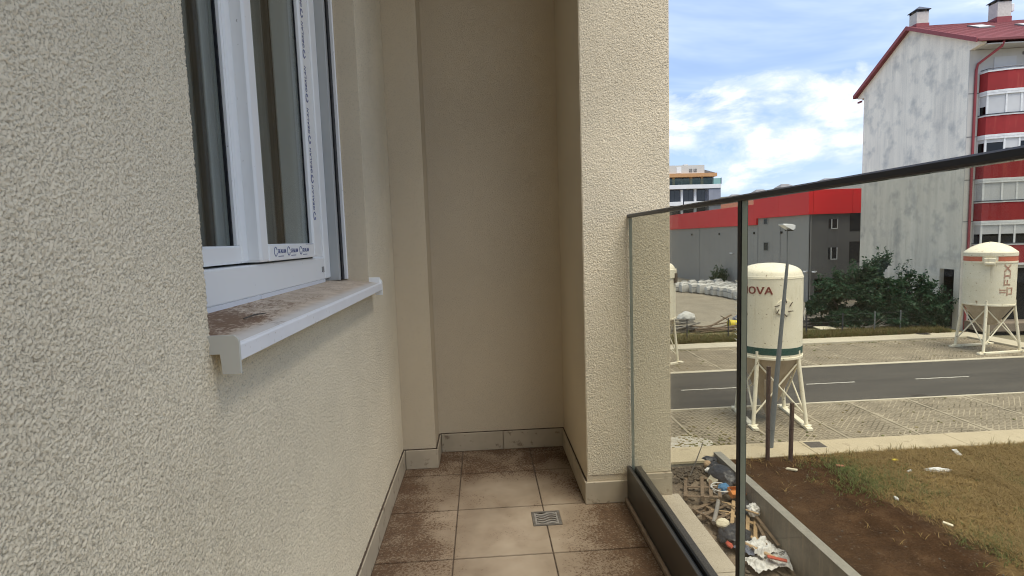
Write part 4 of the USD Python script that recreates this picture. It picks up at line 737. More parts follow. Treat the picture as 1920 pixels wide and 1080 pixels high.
# ------------------------------------------------------------------ posts, covers, leaning lamp
def post(label, x, y, h, lean):
    p = thing('steel_post', label, 'post', (x, y, -0.05))
    obj('tube', MB().tube([(0, 0, 0), (lean*0.5, 0, h*0.5), (lean, 0, h)], 0.062, 12), 'post_metal', p, smooth=40)
    obj('end_plate', MB().lathe([(0.0001, h + 0.052), (0.058, h + 0.052), (0.058, h + 0.046)], (lean, 0, -0.05), 12), 'rust_metal', p)
post('taller rusty steel post at the sidewalk edge before the silo', 8.50, 15.36, 2.97, 0.0)
post('shorter rusty steel post right of the taller one', 9.09, 15.14, 1.88, 0.03)
mhc = thing('manhole_cover', 'square dark iron manhole cover in the near sidewalk', 'manhole cover', (10.56, 16.22, 0.0), -2)
obj('lid', MB().box(-0.27, 0.27, -0.235, 0.235, 0.0, 0.0345, 0.003), 'cover_iron', mhc); obj('rim', MB().box(-0.30, 0.30, 0.24, 0.262, 0, 0.0335).box(-0.30, 0.30, -0.262, -0.24, 0, 0.0335), 'kerb_concrete', mhc)
rd = thing('road_drain', 'dark iron drain grate at the near road edge', 'drain', (17.82, 20.63, -0.02))
obj('frame', MB().box(-0.36, 0.36, -0.20, -0.16, 0, 0.024).box(-0.36, 0.36, 0.16, 0.20, 0, 0.024).box(-0.36, -0.32, -0.16, 0.16, 0, 0.024).box(0.32, 0.36, -0.16, 0.16, 0, 0.024), 'cover_iron', rd)
obj('pit', MB().box(-0.32, 0.32, -0.16, 0.16, 0, 0.018), 'dark_hole', rd)
for k in range(9): obj('bar', MB().box(-0.30 + k*0.072, -0.27 + k*0.072, -0.159, 0.159, 0.0185, 0.0235), 'cover_iron', rd)
mc2 = thing('round_cover', 'round dark manhole in the far raised kerb before the bush', 'manhole cover', (27.95, 32.25, 0.11))
obj('lid', MB().lathe([(0.0001, 0.014), (0.40, 0.014), (0.43, 0.004), (0.43, 0.0)], n=28), 'dark_hole', mc2); obj('ring', MB().lathe([(0.431, 0.0), (0.431, 0.012), (0.49, 0.012), (0.49, 0.0)], n=28), 'kerb_concrete', mc2)
obj('cover_plate', MB().lathe([(0.0001, 0.004), (0.28, 0.004)], (11.35, 23.05 - 0.55, 0), 24), 'cover_iron', stage.GetPrimAtPath('/World/road'), label='dark round patch in the lane')
lamp = thing('leaning_street_lamp', 'leaning grey street lamp between the silo and the steel posts', 'street lamp', (9.06, 16.22, 0.0))
obj('pole', MB().tube([(0, 0, 0), (0.09, 0, 1.2), (0.30, 0.02, 3.6), (0.50, 0.04, 5.95)], [0.092, 0.085, 0.062, 0.045], 14), 'galvanised', lamp, smooth=40)
obj('arm', MB().tube([(0.50, 0.04, 5.951), (0.50, 0.05, 6.6), (0.49, 0.05, 7.02)], 0.022, 8), 'galvanised', lamp, smooth=40)
hd = obj('lamp_head', MB().tm(trimesh.convex.convex_hull(np.array([(0.28, -0.10, 7.16), (0.28, 0.20, 7.16), (0.28, -0.08, 7.20), (0.28, 0.18, 7.20), (0.58, -0.12, 6.99), (0.58, 0.22, 6.99), (0.66, -0.10, 7.05), (0.66, 0.20, 7.05), (0.66, -0.10, 7.14), (0.66, 0.20, 7.14), (0.56, -0.09, 7.18), (0.56, 0.19, 7.18)]))), 'white_plastic', lamp)
obj('lens', MB().box(0.48, 0.62, -0.085, 0.185, 6.965, 7.005, 0.008), 'dark_glass', hd)

# ------------------------------------------------------------------ mortar silos
def silo(label, x, y, R, zc, zs, zt, zb, rb, feet, paint, skid_axis, flat=False):
    """zb/rb: hopper outlet height and radius, zc: hopper top, zs: shoulder, zt: dome top; feet: four leg feet (dx, dy)."""
    s = thing('mortar_silo', label, 'silo', (x, y, 0))
    obj('tank', MB().lathe([(R, zc), (R, (zc + zs)/2), (R, zs)], n=64), paint, s, smooth=40)
    k = np.linspace(0, 1, 9); obj('dome', MB().lathe([(R*(1 - 0.09*t**2) if t < 0.5 else R*(1 - 0.09*t**2), zs + 0.12*t) for t in k[:5]] + [(R*0.97*math.cos(t*math.pi/2)**0.9 + 1e-4, zs + 0.06 + (zt - zs - 0.06)*math.sin(t*math.pi/2)**0.9) for t in k[1:]], n=64), paint, s, smooth=50)
    if flat: stage.RemovePrim(str(s.GetPath()) + '/dome'); USED[(str(s.GetPath()), 'dome')] = 0; obj('dome', MB().lathe([(R + 0.02, zs), (R + 0.02, zs + 0.05), (R*0.93, zs + 0.14), (R*0.72, zs + 0.34), (R*0.42, zs + 0.50), (R*0.15, zt - 0.02), (0.001, zt)], n=64), paint, s, smooth=50)
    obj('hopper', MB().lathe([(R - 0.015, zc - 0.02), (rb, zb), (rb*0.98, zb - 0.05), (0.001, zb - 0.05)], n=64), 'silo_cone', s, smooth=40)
    obj('rim', MB().lathe([(R, zc - 0.06), (R + 0.022, zc - 0.055), (R + 0.022, zc + 0.02), (R, zc + 0.03)], n=64), paint, s, smooth=40)
    obj('seam', MB().lathe([(R, zs - 0.05), (R + 0.010, zs - 0.045), (R + 0.010, zs - 0.025), (R, zs - 0.02)], n=64), paint, s, smooth=40)
    obj('weld', MB().lathe([(R, (zc+zs)/2 - 0.012), (R + 0.004, (zc+zs)/2), (R, (zc+zs)/2 + 0.012)], n=64), paint, s, smooth=40)
    tops = []
    for fx, fy in feet:
        a = math.atan2(fy, fx); t = np.array([(R - 0.05)*math.cos(a), (R - 0.05)*math.sin(a), zc - 0.02]); b = np.array([fx, fy, 0.10]); tops.append((t, b))
        lg = obj('leg', MB().tube([t + np.array([0, 0, 0.25]), t, b], [0.075, 0.075, 0.068], 10), paint, s, smooth=40)
        obj('foot_plate', MB().obox((fx, fy, 0.115), (0.26, 0.26, 0.02), (0, 0, a)), paint, lg)
    for i in range(4):
        (t0, b0), (t1, b1) = tops[i], tops[(i+1) % 4]
        for p, q in ((t0*0.93 + b0*0.07, b1*0.85 + t1*0.15), (t1*0.93 + b1*0.07, b0*0.85 + t0*0.15)):
            obj('brace', MB().tube([p, q], 0.030, 8), paint, s, smooth=40)
    for i, j in skid_axis:
        p, q = np.array(feet[i]), np.array(feet[j]); d = q - p; L = np.hypot(*d); c = (p + q)/2
        obj('skid', MB().obox((c[0], c[1], 0.055), (L + 0.62, 0.20, 0.10), (0, 0, math.atan2(d[1], d[0])), 0.008), paint, s)
    return s
def on_tank(txt, h, R, ang, z, sx=1.0, vertical=False, depth=0.012, mesh=None):
    m = mesh if mesh is not None else meshkit.text_mesh(txt, h, depth, True)
    v = np.array(m.vertices); f = np.array(m.faces)
    if vertical: v = np.stack([-v[:, 1], v[:, 0]*sx, v[:, 2]], 1)
    else: v[:, 0] *= sx
    a = ang + v[:, 0]/R; rr = R + 0.002 + np.clip(v[:, 2], 0, 1) - 0.006*(v[:, 2] < 1e-6)
    return np.stack([rr*np.cos(a), rr*np.sin(a), z + v[:, 1]], 1), f
face = lambda x, y: math.atan2(-y, -x)
# silo 1: green band, red lettering
sx_, sy_ = 10.44, 18.85; A1 = face(sx_, sy_)
s1 = silo('tall cream mortar silo with dark green band and red lettering', sx_, sy_, 1.08, 2.52, 5.36, 5.83, 0.45, 0.20, [(-1.02, -0.85), (0.77, -1.13), (1.13, 0.90), (-0.72, 1.05)], 'silo_paint', ((0, 3), (1, 2)))
obj('green_band', MB().lathe([(1.08, 2.63), (1.086, 2.635), (1.086, 2.875), (1.08, 2.88)], n=64), 'silo_green', s1, smooth=40)
tm_ = meshkit.text_mesh('RENOVA', 0.24, 0.012, True); wd = tm_.bounds[1][0] - tm_.bounds[0][0]; sx = 1.60/wd
obj('lettering', on_tank('RENOVA', 0.24, 1.08, A1 + 0.06 - 1.60/1.08, 4.80, sx), 'letter_red', s1, label='red word RENOVA around the tank')
def disc_on(R, ang, z, r0, r1=None, d0=0.0, d1=0.03, n=24):
    c = np.array([R*math.cos(ang), R*math.sin(ang), z]); nr = np.array([math.cos(ang), math.sin(ang), 0]); tg = np.array([-math.sin(ang), math.cos(ang), 0]); up_ = np.array([0, 0, 1.0])
    prof = [(r0, d0), (r0, d1), (0.0001, d1)] if r1 is None else [(r0, d0), (r0, d1), (r1, d1), (r1, d0)]
    v = []; f = []
    for k, (rr, d) in enumerate(prof):
        for j in range(n): t = 2*math.pi*j/n; v.append(c + nr*d + rr*(math.cos(t)*tg + math.sin(t)*up_))
    for k in range(len(prof)-1): f += [[k*n + j, k*n + (j+1) % n, (k+1)*n + (j+1) % n, (k+1)*n + j] for j in range(n)]
    return v, f
ah = A1 + 0.42
hatch = obj('hatch', MB().add(*disc_on(1.08, ah, 4.33, 0.27, None, -0.03, 0.035)), 'silo_paint', s1)
for t in (0.5, 1.4, 2.9, 3.7, 4.9, 5.8):
    tg = np.array([-math.sin(ah), math.cos(ah), 0]); c = np.array([1.125*math.cos(ah), 1.125*math.sin(ah), 4.33]) + 0.27*(math.cos(t)*tg + math.sin(t)*np.array([0, 0, 1.0]))
    cl = MB(); cl.tube([c - 0.10*(math.cos(t + 0.5)*tg + math.sin(t + 0.5)*np.array([0, 0, 1])), c + 0.07*(math.cos(t + 0.5)*tg + math.sin(t + 0.5)*np.array([0, 0, 1]))], 0.016, 6); obj('clamp', cl, 'rust_metal', hatch)
for a_, z_ in ((A1 + 0.75, 5.72), (A1 - 1.0, 5.66)):
    obj('lifting_lug', MB().tube([(0.74*math.cos(a_), 0.74*math.sin(a_), z_ - 0.12), (0.74*math.cos(a_), 0.74*math.sin(a_), z_), (0.68*math.cos(a_), 0.68*math.sin(a_), z_ + 0.03)], 0.03, 8), 'silo_paint', s1, smooth=40)
for k in range(12): lad = MB(); z = 2.95 + k*0.20; a_ = A1 - 1.52; lad.tube([(1.10*math.cos(a_), 1.10*math.sin(a_), z), (1.17*math.cos(a_ - 0.02), 1.17*math.sin(a_ - 0.02), z + 0.04), (1.10*math.cos(a_ + 0.16), 1.10*math.sin(a_ + 0.16), z)], 0.014, 5); obj('rung', lad, 'silo_paint', s1)
obj('outlet', MB().lathe([(0.20, 0.44), (0.20, 0.36), (0.13, 0.34), (0.13, 0.24), (0.001, 0.24)], n=20).tube([(0.1, -0.15, 0.40), (-0.12, -0.55, 0.9), (-0.40, -0.75, 1.55)], 0.05, 8).box(-0.55, -0.30, -0.85, -0.65, 1.1, 1.7, 0.02), 'silo_cone', s1)
# silo 2: orange band, upright lettering
sx_, sy_ = 27.876, 27.85; A2 = face(sx_, sy_)
s2_ = silo('squat cream mortar silo with orange band near the beige block', sx_, sy_, 1.125, 2.62, 5.40, 6.00, 1.50, 0.42, [(-1.22, -1.10), (1.05, -0.92), (1.25, 1.15), (-0.92, 0.95)], 'silo_paint_b', ((0, 1), (3, 2)), True)
for a0, a1 in ((-1.45, -0.28), (0.30, 1.5)):
    a = np.linspace(A2 + a0, A2 + a1, 24); n_ = len(a)
    v = [(rr*math.cos(t), rr*math.sin(t), z) for rr, z in ((1.125, 4.98), (1.136, 4.985), (1.136, 5.225), (1.125, 5.23)) for t in a]
    obj('orange_band', MB().add(v, [[k*n_ + j, k*n_ + j+1, (k+1)*n_ + j+1, (k+1)*n_ + j] for k in range(3) for j in range(n_-1)]), 'silo_orange', s2_)
for z0, z1 in ((4.87, 4.97), (5.24, 5.40)):
    obj('hoop', MB().lathe([(1.125, z0), (1.150, z0 + 0.01), (1.150, z1 - 0.01), (1.125, z1)], n=64), 'silo_paint_b', s2_, smooth=40)
a_ = A2 + 0.0; obj('latch_box', MB().obox((1.175*math.cos(a_), 1.175*math.sin(a_), 4.98), (0.12, 0.48, 0.34), (0, 0, a_), 0.02).obox((1.235*math.cos(a_), 1.235*math.sin(a_), 4.86), (0.10, 0.38, 0.13), (0, 0.3, a_), 0.02), 'silo_paint_b', s2_)
tf_ = meshkit.text_mesh('FIX', 0.32, 0.012, True)
obj('lettering', on_tank('FIX', 0.32, 1.125, A2 + 0.84, 3.62, 1.16/(tf_.bounds[1][0] - tf_.bounds[0][0]), True), 'letter_faded', s2_, label='faded red upright letters FIX')
mk = trimesh.util.concatenate([trimesh.creation.box(bounds=b) for b in ((( -0.34, -0.02, 0), (-0.06, 0.05, 0.012)), ((-0.34, 0.10, 0), (-0.06, 0.17, 0.012)), ((-0.02, -0.16, 0), (0.05, 0.30, 0.012)), ((0.05, 0.20, 0), (0.32, 0.27, 0.012)), ((0.05, -0.10, 0), (0.24, -0.04, 0.012)), ((0.24, -0.10, 0), (0.31, 0.198, 0.012)))])
obj('emblem', on_tank('', 0, 1.125, A2 + 0.70, 3.30, 1.0, False, 0.012, mk), 'letter_faded', s2_, label='faded emblem of bars below the letters')
# silo 0 behind the pillar
sx_, sy_ = 8.93, 27.75; A0 = face(sx_, sy_)
s0 = silo('cream mortar silo mostly hidden behind the balcony pillar', sx_, sy_, 1.20, 2.62, 5.10, 5.62, 1.2, 0.35, [(-1.3, -1.1), (1.40, 0.05), (1.1, 1.2), (-1.1, 1.1)], 'silo_paint_b', ((0, 1), (3, 2)))
obj('hoop', MB().lathe([(1.20, 4.72), (1.25, 4.74), (1.25, 5.16), (1.20, 5.18)], n=64), 'silo_paint_b', s0, smooth=40)
a_ = A0 + 1.25; obj('latch_box', MB().obox((1.23*math.cos(a_), 1.23*math.sin(a_), 4.72), (0.16, 0.30, 0.50), (0, 0, a_), 0.02), 'rust_metal', s0)

# ------------------------------------------------------------------ yard: fence, bulk bags, timber
fn = thing('wire_fence', 'low wire fence on thin dark posts behind the raised kerb', 'fence', (0, 0, 0))
fx = [(12.98, 33.3), (15.61, 33.1), (18.2, 33.1), (20.8, 33.1), (23.3, 33.2), (25.63, 33.4), (27.44, 33.45), (29.6, 33.5)]
for k, (x, y) in enumerate(fx): obj('post', MB().box(x - 0.03, x + 0.03, y - 0.03, y + 0.03, 0, 1.5, 0.004), 'rail_dark' if k < 5 else 'galvanised', fn)
for z in (0.5, 0.95, 1.38): obj('wire', MB().tube([(x, y, z) for x, y in fx], 0.0025, 4), 'galvanised', fn)
def front_x(y): return float(np.interp(y, [52, 53, 56.7, 60.6, 62.4, 67], [25.8, 25.8, 25.5, 24.4, 22.97, 20.5]))
GL, GG = 'white bulk bag standing in the rows along the grey building', 'white bulk bags stored along the grey building'
r = np.random.default_rng(41); first = None
for row, y in enumerate(np.arange(52.0, 66.0, 1.12)):
    for x in np.arange(front_x(y) + 0.5, 29.6, 1.10):
        px_, py_, rz, sc = x + r.normal(0, 0.07), y + r.normal(0, 0.07), r.normal(0, 6), r.uniform(0.93, 1.06)
        if first is None:
            first = thing('bulk_bag', GL, 'bulk bag', (px_, py_, -0.005), rz, GG)
            v = trimesh.creation.box((0.92, 0.92, 0.82)); v = v.subdivide().subdivide().subdivide(); q = np.array(v.vertices); rr = np.hypot(q[:, 0], q[:, 1]) + 1e-6
            lim = 0.53/np.maximum(1, (np.abs(q[:, 0]/0.46)**6 + np.abs(q[:, 1]/0.46)**6)**(1/6)); q[:, :2] *= (1 + 0.10*np.cos(q[:, 2]/0.82*3.1))[:, None]
            corner = np.abs(q[:, 0]*q[:, 1])/0.21; q[:, :2] *= (1 - 0.10*np.clip(corner, 0, 1))[:, None]; q[:, 2] += np.where(q[:, 2] > 0.4, 0.12*np.cos(rr*2.6), 0) + 0.53
            obj('sack_body', (q, np.array(v.faces)), 'bulk_bag', first, smooth=35)
            obj('pallet_base', MB().box(-0.5, 0.5, -0.45, -0.33, 0.0, 0.11).box(-0.5, 0.5, -0.06, 0.06, 0.0, 0.11).box(-0.5, 0.5, 0.33, 0.45, 0.0, 0.11), 'grey_timber', first)
            obj('lifting_loop', MB().tube([(-0.35, -0.35, 0.95), (-0.2, -0.2, 1.16), (0.15, 0.1, 1.14), (0.33, 0.33, 0.95)], 0.025, 5), 'bulk_bag', first)
            obj('printed_stripe', MB().box(-0.455, 0.455, -0.515, -0.500, 0.62, 0.68).box(-0.515, -0.500, -0.455, 0.455, 0.62, 0.68), 'bag_stripe', first)
        else: dup(first, 'bulk_bag', GL, 'bulk bag', (px_, py_, -0.005), rz + random.choice((0, 90, 180)), GG, (sc, sc, r.uniform(0.85, 1.12)))
def pile(name, label, c, rz, n, L, mt, seed, cat='timber', h=0.05, w=0.14, spread=0.8, tilt=0.06, rows=4):
    r = np.random.default_rng(seed); p = thing(name, label, cat, c, rz)
    for k in range(n):
        ly = L*r.uniform(0.7, 1.05)
        obj('board', MB().obox((r.normal(0, 0.15*L/3), r.uniform(-spread, spread), 0.04 + (k*rows//n)*(h + 0.02) + r.uniform(0, 0.01)), (ly, w*r.uniform(0.6, 1.2), h), (r.normal(0, 0.03), r.normal(0, tilt), r.normal(0, 0.16)), 0.003), mt, p)
    return p
pile('timber_pile', 'pile of grey boards with white wraps left of the yard', (13.95, 37.2, 0), 8, 22, 2.6, 'grey_timber', 3, rows=9, spread=1.0, h=0.07)
obj('white_wrap', lump((14.9, 38.4, 0.75), (1.25, 0.9, 0.95), 23, 0.3, 3, 2.0), 'bulk_bag', smooth=True, label='white plastic heap on the left board pile', cat='plastic heap')
pile('timber_pile', 'long low pile of brown boards before the yellow tube', (16.2, 36.4, 0), 6, 18, 3.4, 'old_timber', 4, rows=5, spread=0.7)
obj('board', MB().obox((17.1, 37.6, 0.55), (2.2, 0.16, 0.06), (0, -0.35, 0.3)).obox((17.9, 37.7, 0.50), (1.5, 0.16, 0.06), (0, 0.55, -0.2)), 'old_timber', label='two dark boards propped as a peak on the brown pile', cat='board')
obj('yellow_tube', MB().lathe([(0.17, 0), (0.20, 0.05), (0.24, 0.8), (0.27, 1.25), (0.25, 1.27), (0.001, 1.27)], n=20) if False else MB().tube([(17.45, 36.9, 0.42), (18.55, 36.9, 0.40)], [0.33, 0.21], 18), 'yellow_plastic', smooth=40, label='bright yellow plastic tube at the end of the boards', cat='tube')
obj('film_heap', lump((19.0, 38.2, 0.45), (1.3, 0.9, 0.9), 25, 0.35, 3, 2.2), 'blue_grey_film', smooth=True, label='blue grey plastic heap behind the yellow tube', cat='plastic heap')
pile('timber_pile', 'weathered board stack beside the bush near the silo', (25.0, 39.2, 0), -4, 16, 2.8, 'grey_timber', 6, rows=6, spread=0.7)
pile('timber_pile', 'stack of poles and boards left of the bush front', (23.6, 36.6, 0), -3, 14, 2.3, 'grey_timber', 7, rows=6, spread=0.5, h=0.06)
obj('loose_board', MB().obox((23.5, 34.55, 0.30), (2.2, 0.75, 0.05), (0.10, 0.02, 0.05), 0.004), 'cream_foam', label='pale flat panel lying in the weeds left of the bush', cat='panel')
obj('bent_pipe', MB().tube([(23.75, 38.0, 0.1), (23.8, 38.2, 0.75), (24.2, 38.6, 1.15), (25.0, 39.0, 1.3)], 0.035, 8), 'hose_white', smooth=True, label='bent pale pipe arching beside the board stack', cat='pipe')

# ------------------------------------------------------------------ bush
def leaf_cloud(blobs, n, size, seed, mt, name, parent):
    r = np.random.default_rng(seed); w = np.array([b[3]*b[4]*b[5] for b in blobs])**0.8; w /= w.sum(); pick = r.choice(len(blobs), n, p=w)
    B = np.array(blobs)[pick]; d = r.normal(size=(n, 3)); d /= np.linalg.norm(d, axis=1, keepdims=True)
    rad_ = r.uniform(0.55, 1.03, n)**0.6; c = B[:, :3] + d*B[:, 3:6]*rad_[:, None]
    c += 0.50*(np.stack([meshkit.fbm(c*1.3 + 7*k, 3, k + seed) for k in range(3)], 1) - 0.5)*2
    keep = (meshkit.fbm(c*1.1 + 3, 3, seed) > 0.42) & (c[:, 2] > 0.05); c, d = c[keep], d[keep]; n = len(c)
    nrm = d*0.5 + r.normal(size=(n, 3))*0.55 + np.array([0, 0, 0.55]); nrm /= np.linalg.norm(nrm, axis=1, keepdims=True)
    t = np.cross(nrm, r.normal(size=(n, 3))); t /= np.linalg.norm(t, axis=1, keepdims=True); b = np.cross(nrm, t)
    s = size*r.uniform(0.55, 1.25, n)[:, None]; sag = nrm*s*0.18
    v = np.stack([c - t*s, c + b*s*0.55 - sag*0.2, c + t*s - sag, c - b*s*0.55 - sag*0.2], 1).reshape(-1, 3)
    i = np.arange(n)[:, None]*4
    return obj(name, (v, np.vstack([i + np.array([[0, 1, 2]]), i + np.array([[0, 2, 3]])])), mt, parent, kind='stuff')
def bush(label, blobs, n, stems, seed, size=0.115, shoots=70):
    b0 = blobs[0]; t = thing('bush', label, 'bush', (0, 0, 0))
    tr = MB(); r = np.random.default_rng(seed)
    for (x, y), tops in stems:
        for tx_, ty_, tz_ in tops:
            p = np.array([x, y, 0.0]); q = np.array([tx_, ty_, tz_]); k = np.linspace(0, 1, 6)[:, None]
            pts = p + (q - p)*k + np.array([0, 0, 0.25])*np.sin(k*np.pi) + r.normal(0, 0.06, (6, 3))*np.minimum(k, 0.8); tr.tube(pts, np.linspace(0.05, 0.012, 6), 6)
    obj('trunk', tr, 'twig', t, smooth=True)
    leaf_cloud(blobs, n, size, seed, 'bush_leaf', 'crown', t)
    P, tw = [], MB()                                              # long leafy shoots breaking the outline
    for k in range(shoots):
        b = blobs[r.integers(len(blobs))]; d = r.normal(size=3); d[2] = abs(d[2]) + 0.5; d /= np.linalg.norm(d)
        p = np.array(b[:3]) + d*np.array(b[3:6])*0.75
        if p[2] < 0.8: continue
        d = d*0.7 + np.array([0, 0, 0.7]); d /= np.linalg.norm(d); L = r.uniform(0.5, 1.15); bend = r.normal(0, 0.25, 3)
        q = np.linspace(0, 1, 16)[:, None]; line_ = p + d*q*L + bend*q*q*0.6; tw.tube(line_[::5], [0.012, 0.009, 0.006, 0.004], 4); P.append(line_[3:])
    P = np.repeat(np.vstack(P), 2, 0); m_ = len(P); P = P + r.normal(0, 0.045, P.shape)
    nrm = r.normal(size=(m_, 3))*0.6 + np.array([0, 0, 0.7]); nrm /= np.linalg.norm(nrm, axis=1, keepdims=True); a_ = np.cross(nrm, r.normal(size=(m_, 3))); a_ /= np.linalg.norm(a_, axis=1, keepdims=True); c_ = np.cross(nrm, a_)
    sz = size*1.05*r.uniform(0.6, 1.2, m_)[:, None]; i_ = np.arange(m_)[:, None]*4
    obj('shoot_leaves', (np.stack([P, P + a_*sz + c_*sz*0.5, P + a_*sz*2 - nrm*sz*0.3, P + a_*sz - c_*sz*0.5], 1).reshape(-1, 3), np.vstack([i_ + np.array([[0, 1, 2]]), i_ + np.array([[0, 2, 3]])])), 'bush_leaf', t, kind='stuff')
    obj('shoot_twigs', tw, 'twig', t, kind='stuff')
    return t
bush('big dark green leafy bush with tall shoots before the beige gable', [
    (24.1, 35.6, 1.9, 1.3, 1.3, 1.5), (25.2, 35.4, 2.3, 1.2, 1.2, 1.6), (26.3, 35.0, 2.2, 1.2, 1.2, 1.7), (26.9, 35.0, 3.9, 0.62, 0.6, 0.85), (26.3, 35.0, 3.7, 0.6, 0.6, 0.75), (27.3, 34.9, 4.1, 0.40, 0.4, 0.55),
    (25.5, 35.4, 3.3, 0.8, 0.8, 0.7), (24.6, 35.5, 2.9, 0.8, 0.7, 0.7), (27.5, 34.7, 2.0, 1.1, 1.1, 1.3), (28.2, 34.4, 2.7, 0.75, 0.7, 0.75), (28.6, 34.3, 3.35, 0.22, 0.22, 0.5), (28.3, 34.4, 1.4, 1.2, 1.0, 1.2), (23.5, 35.7, 1.3, 0.8, 0.9, 1.0), (24.6, 34.9, 0.8, 1.3, 0.8, 0.8), (26.2, 34.5, 0.8, 1.3, 0.8, 0.8), (27.8, 34.0, 0.7, 1.2, 0.6, 0.7)], 42000,
    [((25.0, 35.5), [(24.0, 35.6, 2.6), (25.2, 35.4, 3.4), (24.4, 35.3, 2.9)]), ((26.6, 35.0), [(26.9, 35.0, 4.5), (26.3, 35.0, 4.2), (27.3, 34.9, 4.5), (27.8, 34.6, 3.0)]), ((28.2, 34.4), [(28.6, 34.3, 3.7), (28.3, 34.4, 2.8)])], 5)
bush('lower dark bush leaning into the doorway of the beige block', [
    (29.3, 33.95, 1.6, 0.95, 0.6, 1.1), (30.0, 33.7, 1.4, 0.8, 0.5, 0.95), (29.6, 33.9, 2.35, 0.5, 0.4, 0.5), (30.35, 33.65, 0.9, 0.5, 0.45, 0.8), (28.9, 34.2, 1.0, 0.9, 0.7, 0.9), (29.2, 34.0, 2.85, 0.3, 0.3, 0.4), (29.6, 33.6, 0.6, 1.0, 0.4, 0.6)], 14000,
    [((29.4, 33.9), [(29.2, 34.0, 2.9), (29.8, 33.8, 2.4), (30.3, 33.6, 1.6)])], 6)
bush('small dark shrub at the foot of the grey wall behind the bags', [(29.9, 66.5, 1.1, 0.9, 0.8, 0.8), (30.2, 66.0, 0.8, 0.7, 0.8, 0.7)], 900, [((30.0, 66.4), [(29.9, 66.4, 1.5), (30.2, 66.1, 1.3)])], 7, 0.14, 14)
br_ = MB(); r = np.random.default_rng(9)
for k in range(110):
    x, y = r.uniform(25.0, 29.6), r.uniform(33.6, 34.6); a = r.uniform(-0.5, 0.5) + (0 if r.random() < 0.7 else 1.5); L = r.uniform(0.6, 1.6); el = r.uniform(-0.15, 0.7)
    p = np.array([x, y, r.uniform(0.05, 0.5)]); br_.tube([p, p + L*np.array([math.cos(a)*math.cos(el), math.sin(a)*0.3, math.sin(el)])], [0.022, 0.008], 4)
obj('brushwood', br_, 'grey_timber', label='grey dead brushwood heaped under the big bush', cat='brushwood', kind='stuff')

# ------------------------------------------------------------------ grey building with the red band
gb = thing('grey_warehouse', 'grey clad warehouse with a broad red band under its roofline', 'warehouse')
X0, Y0 = 31.2, 49.4
obj('core', MB().box(X0 + 0.16, 46, Y0 + 5.2, 87.9, -0.02, 9.6).box(X0 + 0.16, 46, Y0 + 0.16, Y0 + 5.2, 2.45, 9.6).box(43, 46, Y0 + 0.16, Y0 + 5.2, -0.02, 2.45), 'void_dark', gb)
jo = [49.4, 54.45, 59.0, 62.4, 68.7, 75.2, 81.5, 87.9]
for a, b in zip(jo[:-1], jo[1:]):
    n = max(1, round((b - a)/1.6))
    for k in range(n):
        p, q = a + k*(b-a)/n, a + (k+1)*(b-a)/n
        obj('wall_panel', MB().box(X0, X0 + 0.15, p + 0.006, q - 0.006, 0.0 if p > 50.3 else 0.0, 8.395 if b < 59.1 else 7.67, 0.004), 'grey_cladding', gb)
for y in (54.45, 59.0, 62.4, 75.2): obj('joint_trim', MB().box(X0 - 0.03, X0 - 0.001, y - 0.06, y + 0.06, 0, 7.6), 'grey_trim', gb)
obj('corner_trim', MB().box(X0 - 0.05, X0 - 0.001, Y0 - 0.07, Y0 + 0.10, 0.0, 8.39).box(X0 - 0.05, X0 + 0.12, Y0 - 0.07, Y0 - 0.012, 0.0, 8.39), 'grey_trim', gb)
for a, b in ((59.0, 62.4), (62.4, 68.7), (68.7, 75.2), (75.2, 81.5), (81.5, 87.9)):
    obj('red_panel', MB().box(X0 - 0.22, X0 + 0.15, a + 0.012, b - 0.012, 7.68, 10.0, 0.01), 'red_cladding', gb)
for a, b in ((Y0 - 0.22, 54.45), (54.45, 59.55)):
    obj('red_panel', MB().box(X0 - 0.26, X0 + 0.15, a + 0.012, b - 0.012, 8.40, 10.72, 0.01), 'red_cladding', gb)
for a, b in ((X0 + 0.155, 35.2), (35.2, 39.5), (39.5, 46)):
    obj('red_panel', MB().box(a + 0.012, b - 0.012, Y0 - 0.25, Y0 + 0.15, 8.40, 10.70, 0.01), 'red_cladding', gb)
obj('roof', MB().box(X0 + 0.16, 46, 59.6, 87.9, 9.6, 9.75).box(X0 + 0.16, 46, Y0 + 0.16, 59.55, 9.6, 10.3), 'roof_grey', gb)
obj('end_trim', MB().box(X0 - 0.20, X0 - 0.005, 87.91, 88.05, 0.0, 10.0), 'red_cladding', gb)
fr = [(X0 + 0.13, 33.0, 2.30, 8.39), (33.95, 35.1, 2.30, 8.39), (36.4, 46, 2.30, 8.39), (33.0, 33.95, 2.30, 4.0), (33.0, 33.95, 5.25, 6.93), (33.0, 33.95, 7.95, 8.39), (35.1, 36.4, 2.30, 3.6), (35.1, 36.4, 5.7, 6.6)]
for k in range(0, 4): pass
for a, b, z0, z1 in fr: obj('front_panel', MB().box(a, b - 0.006, Y0, Y0 + 0.15, z0, z1 - 0.006), 'dark_cladding', gb)
obj('soffit', MB().box(X0 + 0.16, 46, Y0, Y0 + 5.2, 2.27, 2.296), 'dark_cladding', gb)
obj('pier', MB().box(X0 + 0.155, X0 + 0.55, Y0 + 0.01, Y0 + 0.4, 0, 2.265), 'dark_cladding', gb)
obj('leaning_slab', MB().obox((34.3, Y0 + 1.2, 0.75), (1.1, 0.08, 1.4), (-0.2, 0, 0)), 'grey_trim', gb)
